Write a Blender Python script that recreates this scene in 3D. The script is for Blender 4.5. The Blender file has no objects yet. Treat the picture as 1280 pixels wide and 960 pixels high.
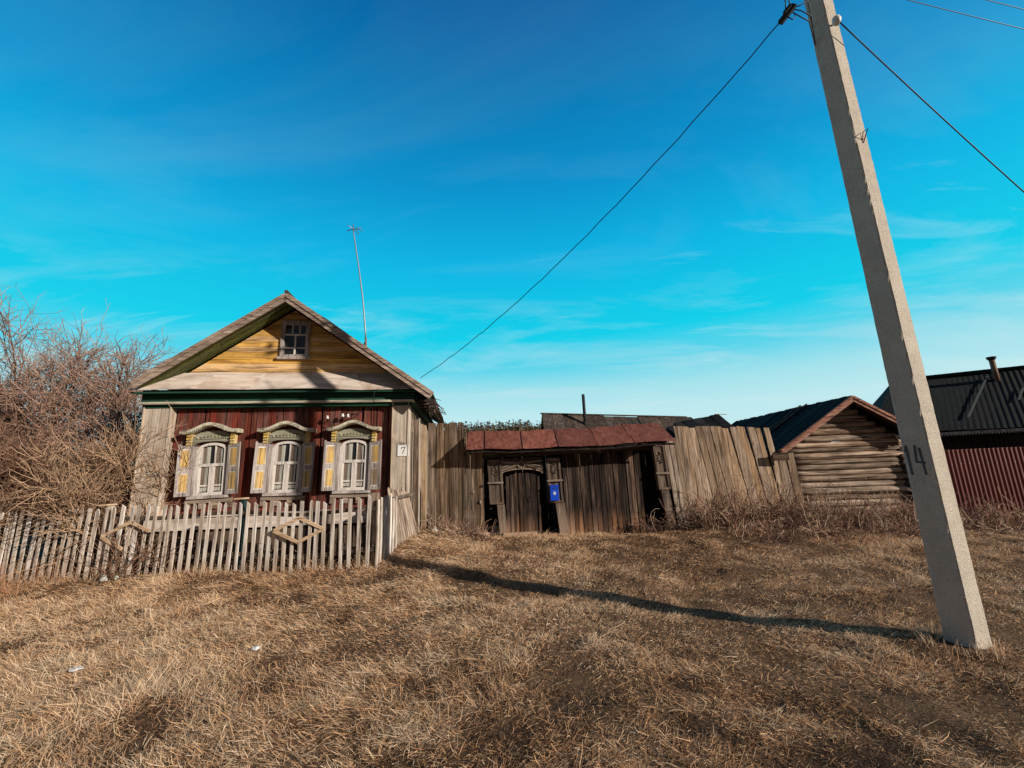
import bpy, math, random
import numpy as np
from mathutils import Vector, Matrix, noise as mnoise
random.seed(7); RNG = np.random.default_rng(11)
PI = math.pi; R = math.radians
scene = bpy.context.scene; COL = scene.collection

# ------------------------------------------------------------------ helpers
def link(o, parent=None):
    COL.objects.link(o)
    if parent is not None: o.parent = parent
    return o
def tag(o, label=None, cat=None, group=None, kind=None):
    if label: o['label'] = label
    if cat: o['category'] = cat
    if group: o['group'] = group
    if kind: o['kind'] = kind
    return o
def empty(name, loc=(0, 0, 0), rz=0, ry=0):
    o = bpy.data.objects.new(name, None); o.empty_display_size = .2
    o.rotation_mode = 'XYZ'
    o.matrix_world = Matrix.Translation(loc) @ Matrix.Rotation(rz, 4, 'Z') @ Matrix.Rotation(ry, 4, 'Y')
    return link(o)

class MB:
    """collects geometry for ONE mesh object"""
    def __init__(s): s.v = []; s.f = []
    def add(s, vs, fs):
        n = len(s.v); s.v.extend(tuple(p) for p in vs); s.f.extend([tuple(i + n for i in f) for f in fs]); return s
    def box(s, x0, x1, y0, y1, z0, z1, M=None, j=0.0):
        vs = [Vector((x, y, z)) for z in (z0, z1) for y in (y0, y1) for x in (x0, x1)]
        if j: vs = [p + Vector((random.uniform(-j, j), random.uniform(-j, j), random.uniform(-j, j))) for p in vs]
        if M is not None: vs = [M @ p for p in vs]
        return s.add(vs, [(0, 2, 3, 1), (4, 5, 7, 6), (0, 1, 5, 4), (2, 6, 7, 3), (0, 4, 6, 2), (1, 3, 7, 5)])
    def prism(s, poly, y0, y1, M=None):
        """poly of (x, z) counter-clockwise seen from -y, extruded y0 (front) .. y1"""
        n = len(poly)
        vs = [Vector((x, y0, z)) for x, z in poly] + [Vector((x, y1, z)) for x, z in poly]
        if M is not None: vs = [M @ p for p in vs]
        fs = [tuple(range(n)), tuple(range(2 * n - 1, n - 1, -1))]
        for i in range(n):
            k = (i + 1) % n; fs.append((i, i + n, k + n, k))
        return s.add(vs, fs)
    def bar(s, a, b, w, h, up=(0, 0, 1)):
        """beam from a to b, width w (sideways), height h"""
        a = Vector(a); b = Vector(b); d = (b - a).normalized(); u = Vector(up)
        sd = d.cross(u)
        if sd.length < 1e-4: sd = d.cross(Vector((1, 0, 0)))
        sd.normalize(); u = sd.cross(d).normalized()
        vs = []
        for p in (a, b):
            for q in ((-1, -1), (1, -1), (1, 1), (-1, 1)): vs.append(p + sd * q[0] * w / 2 + u * q[1] * h / 2)
        return s.add(vs, [(0, 3, 2, 1), (4, 5, 6, 7), (0, 1, 5, 4), (1, 2, 6, 5), (2, 3, 7, 6), (3, 0, 4, 7)])
    def tube(s, pts, rad, n=8, cap=True):
        pts = [Vector(p) for p in pts]; m = len(pts)
        rr = rad if isinstance(rad, (list, tuple)) else [rad] * m
        vs = []
        d0 = (pts[1] - pts[0]).normalized(); ref = Vector((0, 0, 1)) if abs(d0.z) < .9 else Vector((1, 0, 0))
        for i, p in enumerate(pts):
            d = (pts[min(i + 1, m - 1)] - pts[max(i - 1, 0)]).normalized()
            a = d.cross(ref); a = a.normalized() if a.length > 1e-5 else Vector((1, 0, 0)); b = d.cross(a)
            for k in range(n):
                t = 2 * PI * k / n; vs.append(p + (a * math.cos(t) + b * math.sin(t)) * rr[i])
        fs = [(i * n + k, i * n + (k + 1) % n, (i + 1) * n + (k + 1) % n, (i + 1) * n + k) for i in range(m - 1) for k in range(n)]
        if cap: fs += [tuple(range(n - 1, -1, -1)), tuple(range((m - 1) * n, m * n))]
        return s.add(vs, fs)
    def blob(s, c, r, seed=0, n=10, m=7, amp=.25):
        vs = []; fs = []
        for i in range(m + 1):
            th = PI * i / m
            for k in range(n):
                ph = 2 * PI * k / n
                d = Vector((math.sin(th) * math.cos(ph), math.sin(th) * math.sin(ph), math.cos(th)))
                q = 1 + amp * mnoise.noise(d * 1.4 + Vector((seed * 3.1, seed, 0)))
                vs.append((c[0] + d.x * r[0] * q, c[1] + d.y * r[1] * q, c[2] + d.z * r[2] * q))
        for i in range(m):
            for k in range(n):
                fs.append((i * n + k, (i + 1) * n + k, (i + 1) * n + (k + 1) % n, i * n + (k + 1) % n))
        return s.add(vs, fs)
    def build(s, name, m, parent=None, smooth=False):
        me = bpy.data.meshes.new(name); me.from_pydata(s.v, [], s.f); me.update()
        if m: me.materials.append(m)
        if smooth:
            for p in me.polygons: p.use_smooth = True
        return link(bpy.data.objects.new(name, me), parent)

def np_mesh(name, verts, quads, mat, tris=None, colors=None, smooth=False):
    me = bpy.data.meshes.new(name)
    nv = len(verts); nq = len(quads); nt = 0 if tris is None else len(tris)
    me.vertices.add(nv); me.vertices.foreach_set('co', np.asarray(verts, np.float32).ravel())
    me.loops.add(nq * 4 + nt * 3)
    li = quads.ravel() if nt == 0 else np.concatenate([quads.ravel(), tris.ravel()])
    me.loops.foreach_set('vertex_index', li.astype(np.int32))
    me.polygons.add(nq + nt)
    st = np.arange(nq) * 4
    if nt: st = np.concatenate([st, nq * 4 + np.arange(nt) * 3])
    me.polygons.foreach_set('loop_start', st.astype(np.int32))
    if smooth: me.polygons.foreach_set('use_smooth', np.ones(nq + nt, bool))
    me.update(calc_edges=True)
    if colors is not None:
        a = me.color_attributes.new('Col', 'FLOAT_COLOR', 'POINT')
        c = np.ones((nv, 4), np.float32); c[:, :3] = colors; a.data.foreach_set('color', c.ravel())
    if mat: me.materials.append(mat)
    return bpy.data.objects.new(name, me)

# ------------------------------------------------------------------ materials
class NT:
    def __init__(s, name):
        s.m = bpy.data.materials.new(name); s.m.use_nodes = True; s.t = s.m.node_tree; s.t.nodes.clear()
        s.out = s.n('ShaderNodeOutputMaterial')
    def n(s, ty, **kw):
        o = s.t.nodes.new(ty)
        for k, v in kw.items(): setattr(o, k, v)
        return o
    def l(s, a, b): s.t.links.new(a, b)
    def ramp(s, fac, stops):
        r = s.n('ShaderNodeValToRGB'); e = r.color_ramp.elements
        while len(e) < len(stops): e.new(.5)
        for i, (p, c) in enumerate(stops): e[i].position = p; e[i].color = (*c, 1) if len(c) == 3 else c
        s.l(fac, r.inputs[0]); return r.outputs[0]
    def noise(s, vec, scale, detail=4, rough=.55, dist=0):
        o = s.n('ShaderNodeTexNoise'); o.inputs['Scale'].default_value = scale; o.inputs['Detail'].default_value = detail
        o.inputs['Roughness'].default_value = rough; o.inputs['Distortion'].default_value = dist
        if vec is not None: s.l(vec, o.inputs['Vector'])
        return o.outputs['Fac']
    def map(s, vec, scale):
        o = s.n('ShaderNodeMapping'); o.inputs['Scale'].default_value = scale; s.l(vec, o.inputs['Vector']); return o.outputs[0]
    def math(s, op, a, b=None, clamp=False):
        o = s.n('ShaderNodeMath', operation=op, use_clamp=clamp)
        for i, x in enumerate((a, b)):
            if x is None: continue
            if isinstance(x, (int, float)): o.inputs[i].default_value = x
            else: s.l(x, o.inputs[i])
        return o.outputs[0]
    def mix(s, fac, a, b, mode='MIX'):
        o = s.n('ShaderNodeMix', data_type='RGBA', blend_type=mode)
        for i, x in ((0, fac), (6, a), (7, b)):
            if isinstance(x, (int, float)): o.inputs[i].default_value = x
            elif isinstance(x, tuple): o.inputs[i].default_value = (*x, 1) if len(x) == 3 else x
            else: s.l(x, o.inputs[i])
        return o.outputs[2]
    def bsdf(s, color, rough=.85, bump=None, bstr=.3, bdist=.02, spec=.25, metal=0):
        b = s.n('ShaderNodeBsdfPrincipled')
        if isinstance(color, tuple): b.inputs['Base Color'].default_value = (*color, 1)
        else: s.l(color, b.inputs['Base Color'])
        if isinstance(rough, (int, float)): b.inputs['Roughness'].default_value = rough
        else: s.l(rough, b.inputs['Roughness'])
        b.inputs['Specular IOR Level'].default_value = spec; b.inputs['Metallic'].default_value = metal
        if bump is not None:
            bn = s.n('ShaderNodeBump'); bn.inputs['Strength'].default_value = bstr; bn.inputs['Distance'].default_value = bdist
            s.l(bump, bn.inputs['Height']); s.l(bn.outputs[0], b.inputs['Normal'])
        s.l(b.outputs[0], s.out.inputs[0]); return b
    def coords(s, island=True):
        tc = s.n('ShaderNodeTexCoord'); v = tc.outputs['Object']
        if island:
            g = s.n('ShaderNodeNewGeometry'); s.isl = g.outputs['Random Per Island']
            c = s.n('ShaderNodeVectorMath', operation='SCALE'); c.inputs[0].default_value = (37, 23, 51); s.l(s.isl, c.inputs[3])
            a = s.n('ShaderNodeVectorMath', operation='ADD'); s.l(v, a.inputs[0]); s.l(c.outputs[0], a.inputs[1]); v = a.outputs[0]
        return v

def wood(name, dark, mid, light, grain='Z', paint=None, wear=.5, ivar=.45, fine=26, bstr=.55, rough=.9, stain=(.03, .022, .018), stain_amt=.45, low=None, crack=.75, spec=.2, tint=(1.05, .975, .93)):
    """weathered board: streaks along the grain, a tone per board, stains; optional peeling paint (colour, wear 0..1)"""
    t = NT(name); v = t.coords()
    along = 1.3
    sc = {'X': (along, fine, fine), 'Y': (fine, along, fine), 'Z': (fine, fine, along)}[grain]
    sc2 = {'X': (.5, 6, 6), 'Y': (6, .5, 6), 'Z': (6, 6, .5)}[grain]
    n1 = t.noise(t.map(v, sc), 1, 8, .65, .3); n2 = t.noise(t.map(v, sc2), 1, 4, .6, .4)
    f = t.math('ADD', t.math('MULTIPLY', n1, .6), t.math('MULTIPLY', n2, .4))
    c = t.ramp(f, [(.37, dark), (.49, mid), (.62, light)])
    if paint:
        pn = t.noise(t.map(v, sc2), 1.7, 8, .75, .6); pn = t.math('ADD', t.math('MULTIPLY', pn, .7), t.math('MULTIPLY', n1, .3))
        k = t.ramp(pn, [(wear - .06, (0, 0, 0)), (wear + .05, (1, 1, 1))])
        pc = t.mix(n2, tuple(x * .6 for x in paint), tuple(min(1, x * 1.35) for x in paint))
        c = t.mix(k, c, pc)
    big = t.noise(v, 1.6, 5, .65); sm = t.ramp(big, [(.5, (0, 0, 0)), (.72, (1, 1, 1))])
    c = t.mix(t.math('MULTIPLY', sm, stain_amt), c, stain)
    sc3 = {'X': (.7, fine * 1.7, fine * 1.7), 'Y': (fine * 1.7, .7, fine * 1.7), 'Z': (fine * 1.7, fine * 1.7, .7)}[grain]
    ck = t.ramp(t.noise(t.map(v, sc3), 1, 3, .5, .2), [(.36, (1, 1, 1)), (.43, (0, 0, 0))])
    c = t.mix(t.math('MULTIPLY', ck, crack), c, tuple(x * .35 for x in dark))
    kn = t.n('ShaderNodeTexVoronoi'); kn.inputs['Scale'].default_value = 1
    kv = {'X': (1.1, 5, 5), 'Y': (5, 1.1, 5), 'Z': (5, 5, 1.1)}[grain]
    t.l(t.map(v, kv), kn.inputs['Vector'])
    kk = t.ramp(kn.outputs['Distance'], [(.05, (1, 1, 1)), (.11, (0, 0, 0))])
    c = t.mix(t.math('MULTIPLY', kk, .55), c, tuple(x * .45 for x in dark))
    if low:  # rain-splashed or bleached foot: (colour, z0, z1)
        tc = t.n('ShaderNodeTexCoord'); sx = t.n('ShaderNodeSeparateXYZ'); t.l(tc.outputs['Object'], sx.inputs[0])
        mr = t.n('ShaderNodeMapRange'); mr.inputs[1].default_value = low[2]; mr.inputs[2].default_value = low[1]
        t.l(t.math('ADD', sx.outputs[2], t.math('MULTIPLY', t.math('SUBTRACT', n2, .5), .9)), mr.inputs[0])
        c = t.mix(t.math('MULTIPLY', mr.outputs[0], .75), c, low[0])
    iv = t.math('ADD', t.math('MULTIPLY', t.isl, 2 * ivar), 1 - ivar)
    hs = t.n('ShaderNodeHueSaturation'); t.l(c, hs.inputs['Color']); t.l(iv, hs.inputs['Value'])
    t.l(t.math('ADD', t.math('MULTIPLY', t.math('FRACT', t.math('MULTIPLY', t.isl, 17.3)), .35), .82), hs.inputs['Saturation'])
    t.bsdf(t.mix(1.0, hs.outputs[0], tint, 'MULTIPLY'), rough, f, bstr, .012, spec)
    return t.m

def plain(name, c, rough=.7, var=.25, scale=6, bump=.15, metal=0, spec=.3):
    t = NT(name); v = t.coords(False); n = t.noise(v, scale, 6, .6)
    col = t.mix(n, tuple(x * (1 - var) for x in c), tuple(min(1, x * (1 + var)) for x in c))
    t.bsdf(col, rough, n, bump, .01, spec, metal); return t.m

def rusty(name, c1, c2, c3, rough=.75, sc=(3, 3, 1.2)):
    t = NT(name); v = t.coords(); n = t.noise(t.map(v, sc), 1.5, 8, .68, .5); n2 = t.noise(v, 28, 4, .6)
    f = t.math('ADD', t.math('MULTIPLY', n, .75), t.math('MULTIPLY', n2, .25))
    c = t.ramp(f, [(.34, c1), (.5, c2), (.68, c3)])
    iv = t.math('ADD', t.math('MULTIPLY', t.isl, .5), .75)
    hs = t.n('ShaderNodeHueSaturation'); t.l(c, hs.inputs['Color']); t.l(iv, hs.inputs['Value'])
    t.bsdf(hs.outputs[0], rough, f, .25, .01, .3); return t.m

def attr_mat(name, rough=.8, mul=1.0, trans=.0):
    t = NT(name); a = t.n('ShaderNodeAttribute'); a.attribute_name = 'Col'
    b = t.bsdf(a.outputs['Color'], rough, spec=.15)
    if trans:
        tr = t.n('ShaderNodeBsdfTranslucent'); t.l(a.outputs['Color'], tr.inputs[0]); mx = t.n('ShaderNodeMixShader'); mx.inputs[0].default_value = trans
        t.l(b.outputs[0], mx.inputs[1]); t.l(tr.outputs[0], mx.inputs[2]); t.l(mx.outputs[0], t.out.inputs[0])
    return t.m

M = {}
M['grey_z'] = wood('weathered_boards', (.10, .072, .052), (.28, .215, .16), (.50, .415, .33), 'Z')
M['grey_x'] = wood('weathered_beam', (.08, .058, .042), (.225, .172, .13), (.38, .315, .25), 'X')
M['grey_y'] = wood('weathered_joist', (.08, .06, .045), (.2, .155, .12), (.34, .285, .23), 'Y')
M['fence_right'] = wood('pale_fence_boards', (.10, .07, .046), (.315, .228, .157), (.53, .415, .31), 'Z', ivar=.35, stain_amt=.45, low=((.42, .28, .18), .1, 1.0))  # lighter grey-brown boards with a warmer foot
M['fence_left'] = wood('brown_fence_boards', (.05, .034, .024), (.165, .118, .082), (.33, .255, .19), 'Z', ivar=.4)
M['ochre'] = wood('ochre_plank', (.22, .14, .07), (.42, .29, .16), (.55, .41, .26), 'Z', ivar=.1)
M['pilaster'] = wood('pale_corner_boards', (.27, .21, .155), (.46, .395, .315), (.62, .55, .47), 'Z', paint=(.50, .49, .40), wear=.60, ivar=.15, stain_amt=.35, crack=.35)
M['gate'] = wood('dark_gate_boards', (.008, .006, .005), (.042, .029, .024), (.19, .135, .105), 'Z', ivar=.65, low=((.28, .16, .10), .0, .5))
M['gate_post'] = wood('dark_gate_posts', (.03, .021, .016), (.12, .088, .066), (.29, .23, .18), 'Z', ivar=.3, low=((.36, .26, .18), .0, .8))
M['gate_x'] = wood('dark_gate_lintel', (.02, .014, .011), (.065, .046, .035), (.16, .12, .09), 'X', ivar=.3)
M['black_and_shaded_wood'] = wood('black_and_shaded_boards', (.008, .007, .006), (.02, .016, .013), (.04, .032, .026), 'Z')  # near-black wood; its tone also paints in shade at the gateway
M['picket'] = wood('whitewashed_pickets', (.2, .155, .115), (.47, .405, .33), (.68, .625, .545), 'Z', paint=(.84, .83, .79), wear=.54, ivar=.3, stain=(.09, .065, .05), stain_amt=.45, low=((.3, .21, .14), -.05, .3), crack=.7)
M['rail'] = wood('fence_rails', (.05, .04, .03), (.13, .10, .075), (.24, .2, .16), 'X')
M['fresh'] = wood('unpainted_battens', (.34, .21, .11), (.60, .42, .24), (.74, .57, .38), 'X', ivar=.12, stain_amt=.12, crack=.4)
M['red_wall'] = wood('red_painted_cladding', (.035, .015, .012), (.12, .05, .038), (.24, .125, .092), 'Z', paint=(.215, .052, .041), wear=.51, fine=34, ivar=.22, stain_amt=.35)
M['gable'] = wood('yellow_painted_gable', (.16, .09, .04), (.36, .22, .10), (.52, .36, .19), 'X', paint=(.78, .48, .18), wear=.47, ivar=.22, stain=(.09, .05, .03), stain_amt=.4)
M['green'] = wood('green_painted_board', (.008, .03, .02), (.014, .055, .036), (.03, .10, .065), 'X', paint=(.010, .075, .046), wear=.42, ivar=.15, stain_amt=.2)
M['olive'] = wood('olive_painted_soffit', (.035, .04, .016), (.085, .10, .038), (.17, .185, .085), 'X', paint=(.10, .13, .045), wear=.5, ivar=.35)
M['mould'] = wood('pale_green_moulding', (.26, .255, .19), (.56, .545, .43), (.7, .68, .58), 'X', ivar=.1)
M['barge'] = wood('weathered_bargeboard', (.12, .085, .065), (.32, .24, .19), (.5, .41, .34), 'X', ivar=.2)
M['barge_red'] = wood('reddish_bargeboard', (.16, .065, .043), (.34, .15, .10), (.46, .25, .18), 'X', ivar=.15, stain_amt=.2)
M['apron'] = wood('grey_apron_sheet', (.42, .355, .30), (.62, .55, .49), (.72, .66, .60), 'X', ivar=.05, bstr=.3, stain=(.26, .16, .10), stain_amt=.55, fine=9, crack=.3)
M['white'] = wood('flaking_white_paint', (.24, .205, .175), (.46, .425, .39), (.64, .61, .58), 'Z', paint=(.72, .70, .68), wear=.47, ivar=.08, stain=(.12, .09, .07), stain_amt=.35, bstr=.35, crack=.5)
M['shutter'] = wood('grey_shutter_frame', (.17, .14, .125), (.35, .31, .29), (.5, .465, .45), 'Z', paint=(.46, .44, .435), wear=.53, ivar=.18, stain_amt=.35)
M['yellow_panel'] = wood('yellow_shutter_panel', (.2, .12, .05), (.4, .28, .13), (.58, .47, .26), 'Z', paint=(.74, .49, .14), wear=.51, ivar=.15, stain=(.12, .07, .03), stain_amt=.4, crack=.7)
M['bare_panel'] = wood('bare_shutter_panel', (.2, .14, .09), (.34, .25, .17), (.46, .37, .27), 'Z', ivar=.1)
M['bracket'] = wood('yellow_bracket_paint', (.25, .17, .07), (.45, .34, .14), (.6, .5, .25), 'Z', paint=(.62, .47, .17), wear=.45, ivar=.1)
M['head_green'] = wood('green_grey_head_board', (.14, .14, .1), (.3, .30, .22), (.46, .46, .37), 'X', paint=(.32, .335, .235), wear=.54, ivar=.1)
M['log'] = wood('weathered_logs', (.06, .042, .031), (.29, .215, .158), (.60, .485, .385), 'X', ivar=.35, fine=14, stain_amt=.5, crack=.9)
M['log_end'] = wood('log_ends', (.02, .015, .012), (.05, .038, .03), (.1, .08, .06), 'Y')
M['roof_dark'] = wood('black_roofing_boards', (.008, .009, .010), (.018, .019, .021), (.042, .044, .048), 'X', ivar=.5, stain_amt=.3, spec=.05)
M['roof_grey'] = wood('old_board_roof', (.028, .022, .018), (.07, .056, .047), (.145, .12, .10), 'Y', ivar=.4, fine=14)
M['roof_slate'] = rusty('corrugated_slate_roof', (.003, .004, .004), (.007, .0085, .009), (.016, .018, .019), .95)
M['house_roof'] = rusty('old_sheet_roof', (.03, .024, .02), (.07, .056, .047), (.13, .105, .09), .85)
M['rust_roof'] = rusty('red_rust_sheet', (.085, .027, .018), (.195, .060, .038), (.29, .12, .08), .65, (7, .7, 7))
M['seam'] = plain('sheet_seams', (.06, .02, .016), .8)
M['rust_pipe'] = rusty('rusty_pipe', (.09, .04, .022), (.2, .10, .06), (.32, .2, .14), .7)
M['black_pipe'] = plain('black_pipe', (.02, .02, .021), .7)
M['maroon'] = rusty('maroon_profiled_sheet', (.125, .03, .025), (.17, .046, .038), (.22, .07, .058), .5, (2, 2, .4))
M['wire'] = plain('black_cable', (.015, .018, .03), .6)
M['steel'] = plain('galvanised_steel', (.3, .31, .32), .45, metal=.7)
M['porcelain'] = plain('white_porcelain', (.75, .73, .7), .25, .08)
M['plate'] = plain('white_enamel_plate', (.82, .8, .78), .4, .06)
M['red_ink'] = plain('brown_red_paint', (.16, .035, .03), .6)
M['black_paint'] = plain('faded_black_paint', (.085, .092, .098), .9, .4)
M['blue'] = plain('blue_enamel', (.008, .07, .60), .45, .12)
M['white_mark'] = plain('white_emblem_paint', (.55, .6, .72), .5, .1)
M['curtain_w'] = plain('pale_curtain', (.66, .60, .51), .95, .15, 14)
M['curtain_b'] = plain('brown_curtain', (.30, .21, .15), .95, .4, 14)
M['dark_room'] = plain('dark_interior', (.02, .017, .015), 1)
M['flashing'] = plain('dull_grey_flashing', (.085, .095, .085), .9, .4)
M['stone'] = plain('pale_stone', (.5, .47, .42), .9, .3, 9, .6)
M['scrap'] = plain('white_plastic', (.75, .75, .74), .5, .1)
M['teal_post'] = plain('dark_green_post', (.014, .04, .04), .8, .4)
M['earth'] = plain('earth_bank', (.10, .066, .045), 1, .5, 5, .8)

t = NT('window_glass')
g = t.n('ShaderNodeBsdfGlossy'); g.inputs['Roughness'].default_value = .03; g.inputs['Color'].default_value = (.9, .95, 1, 1)
tr = t.n('ShaderNodeBsdfTransparent'); tr.inputs[0].default_value = (.85, .87, .88, 1)
fr = t.n('ShaderNodeLayerWeight'); fr.inputs[0].default_value = .5
mx = t.n('ShaderNodeMixShader'); t.l(t.math('ADD', t.math('MULTIPLY', t.math('POWER', fr.outputs['Facing'], 4.0), .8), .05), mx.inputs[0])
t.l(tr.outputs[0], mx.inputs[1]); t.l(g.outputs[0], mx.inputs[2]); t.l(mx.outputs[0], t.out.inputs[0]); M['glass'] = t.m

t = NT('cast_concrete'); v = t.coords(False)
n = t.noise(v, 3, 6, .6); n2 = t.noise(v, 60, 5, .7)
vo = t.n('ShaderNodeTexVoronoi'); vo.inputs['Scale'].default_value = 70; t.l(v, vo.inputs['Vector'])
pit = t.ramp(vo.outputs['Distance'], [(.12, (0, 0, 0)), (.3, (1, 1, 1))])
c = t.ramp(t.math('ADD', t.math('MULTIPLY', n, .5), t.math('MULTIPLY', n2, .5)), [(.32, (.30, .255, .20)), (.5, (.53, .455, .37)), (.68, (.70, .61, .50))])
st_ = t.noise(t.map(v, (7, 7, .5)), 1, 5, .65, .5); c = t.mix(t.math('MULTIPLY', t.ramp(st_, [(.48, (0, 0, 0)), (.66, (1, 1, 1))]), .3), c, (.22, .17, .13))
c = t.mix(.45, c, t.mix(pit, (.17, .125, .095), (.72, .64, .55)))
t.bsdf(c, .95, t.math('ADD', t.math('MULTIPLY', n2, .8), t.math('MULTIPLY', pit, .4)), .8, .02, .15); M['concrete'] = t.m

t = NT('bare_soil'); v = t.coords(False)
n = t.noise(v, 1.1, 8, .65); n2 = t.noise(v, 40, 6, .7); f = t.math('ADD', t.math('MULTIPLY', n, .5), t.math('MULTIPLY', n2, .5))
c = t.ramp(f, [(.35, (.05, .029, .019)), (.5, (.17, .10, .058)), (.66, (.37, .23, .135))])
t.bsdf(c, 1, n2, 1.0, .05, .1); M['soil'] = t.m
M['grass'] = attr_mat('dry_grass_blades', .75, trans=.32)
M['twig'] = attr_mat('bare_twigs', .85)
M['leaf'] = attr_mat('fallen_leaves', .9)
M['pine'] = attr_mat('pine_needles', .95)

# ------------------------------------------------------------------ ground
def smooth(a, b, x): t = np.clip((x - a) / (b - a), 0, 1); return t * t * (3 - 2 * t)
_gr = RNG.normal(size=(64, 64))
def vnoise(x, y, s, off=0):
    x = np.asarray(x, float) * s + 17.3 + off; y = np.asarray(y, float) * s + 9.1 + off * 1.7
    xi = np.floor(x).astype(int); yi = np.floor(y).astype(int); fx = x - xi; fy = y - yi
    fx = fx * fx * (3 - 2 * fx); fy = fy * fy * (3 - 2 * fy)
    g = lambda i, j: _gr[i % 64, j % 64]
    return (g(xi, yi) * (1 - fx) + g(xi + 1, yi) * fx) * (1 - fy) + (g(xi, yi + 1) * (1 - fx) + g(xi + 1, yi + 1) * fx) * fy
def gh(x, y):
    x = np.asarray(x, float); y = np.asarray(y, float)
    h = np.interp(y, [-5, 6.0, 7.0, 8.1, 9.5, 11.0, 14, 40], [-.17, -.18, -.13, .0, .08, .0, .02, .0])
    h = h + .20 * np.exp(-(((x + 2.1) / .8) ** 2 + ((y - 10.0) / .9) ** 2))
    h = h + .12 * np.exp(-(((x + 2.2) / .9) ** 2 + ((y - 8.9) / .8) ** 2)) - .10 * smooth(8.0, 10.5, x) * smooth(7, 9.5, y) * (1 - smooth(18, 24, y))
    near = np.clip(1 - (np.hypot(x, y) - 20) / 30, 0, 1)
    h = h + near * (.03 * vnoise(x, y, .6) + .014 * vnoise(x, y, 1.9, 5) + .014 * vnoise(x, y, 3.4, 9) + .006 * vnoise(x, y, 7, 13))
    return h
def gz(x, y): return float(gh(x, y))
def axis(lo, hi, step, far):
    a = list(np.arange(lo, hi, step)); d = step; x = hi
    while x < far: a.append(x); d *= 1.35; x += d
    a.append(far); d = step; x = lo - d
    while x > -far: a.insert(0, x); d *= 1.35; x -= d
    a.insert(0, -far); return np.array(a)
gx = axis(-14, 18, .075, 900); gy = axis(-1, 13, .06, 900)
X, Y = np.meshgrid(gx, gy, indexing='ij'); Z = gh(X, Y)
vs = np.stack([X, Y, Z], -1).reshape(-1, 3); ny = len(gy)
i = np.arange(len(gx) - 1)[:, None]; j = np.arange(ny - 1)[None, :]
q = np.stack([i * ny + j, (i + 1) * ny + j, (i + 1) * ny + j + 1, i * ny + j + 1], -1).reshape(-1, 4)
go = np_mesh('ground', vs, q, M['soil'], smooth=True); link(go); tag(go, kind='structure')

# ------------------------------------------------------------------ grass
def ribbons(base, az, tilt, length, width, curl, color, segs=3):
    """many blades at once: base Nx3, azimuth of lean, tilt from vertical, curl adds tilt along the blade"""
    n = len(base); k = segs + 1
    P = np.zeros((n, k, 3)); P[:, 0] = base; t = tilt.copy()
    for s in range(segs):
        st = length / segs
        P[:, s + 1] = P[:, s] + np.stack([np.sin(t) * np.cos(az), np.sin(t) * np.sin(az), np.cos(t)], -1) * st[:, None]
        t = t + curl / segs; az = az + RNG.normal(0, .18, n)
    sa = RNG.uniform(0, PI, n); side = np.stack([np.cos(sa), np.sin(sa), RNG.normal(0, .8, n)], -1); side /= np.linalg.norm(side, axis=1, keepdims=True)
    w = np.linspace(1, .25, k)[None, :, None] * width[:, None, None] * .5
    L = P - side[:, None] * w; Rr = P + side[:, None] * w
    V = np.stack([L, Rr], 2).reshape(-1, 3)
    b = (np.arange(n) * k * 2)[:, None]; s = np.arange(segs)[None] * 2
    Q = np.stack([b + s, b + s + 1, b + s + 3, b + s + 2], -1).reshape(-1, 4)
    C = np.repeat(color, k * 2, axis=0)
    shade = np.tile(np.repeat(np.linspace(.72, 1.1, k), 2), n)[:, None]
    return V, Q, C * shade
PAL = np.array([(.90, .56, .31), (.74, .43, .22), (.96, .72, .49), (.50, .25, .135), (.20, .098, .058), (.67, .45, .29), (.065, .038, .028)])
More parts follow.
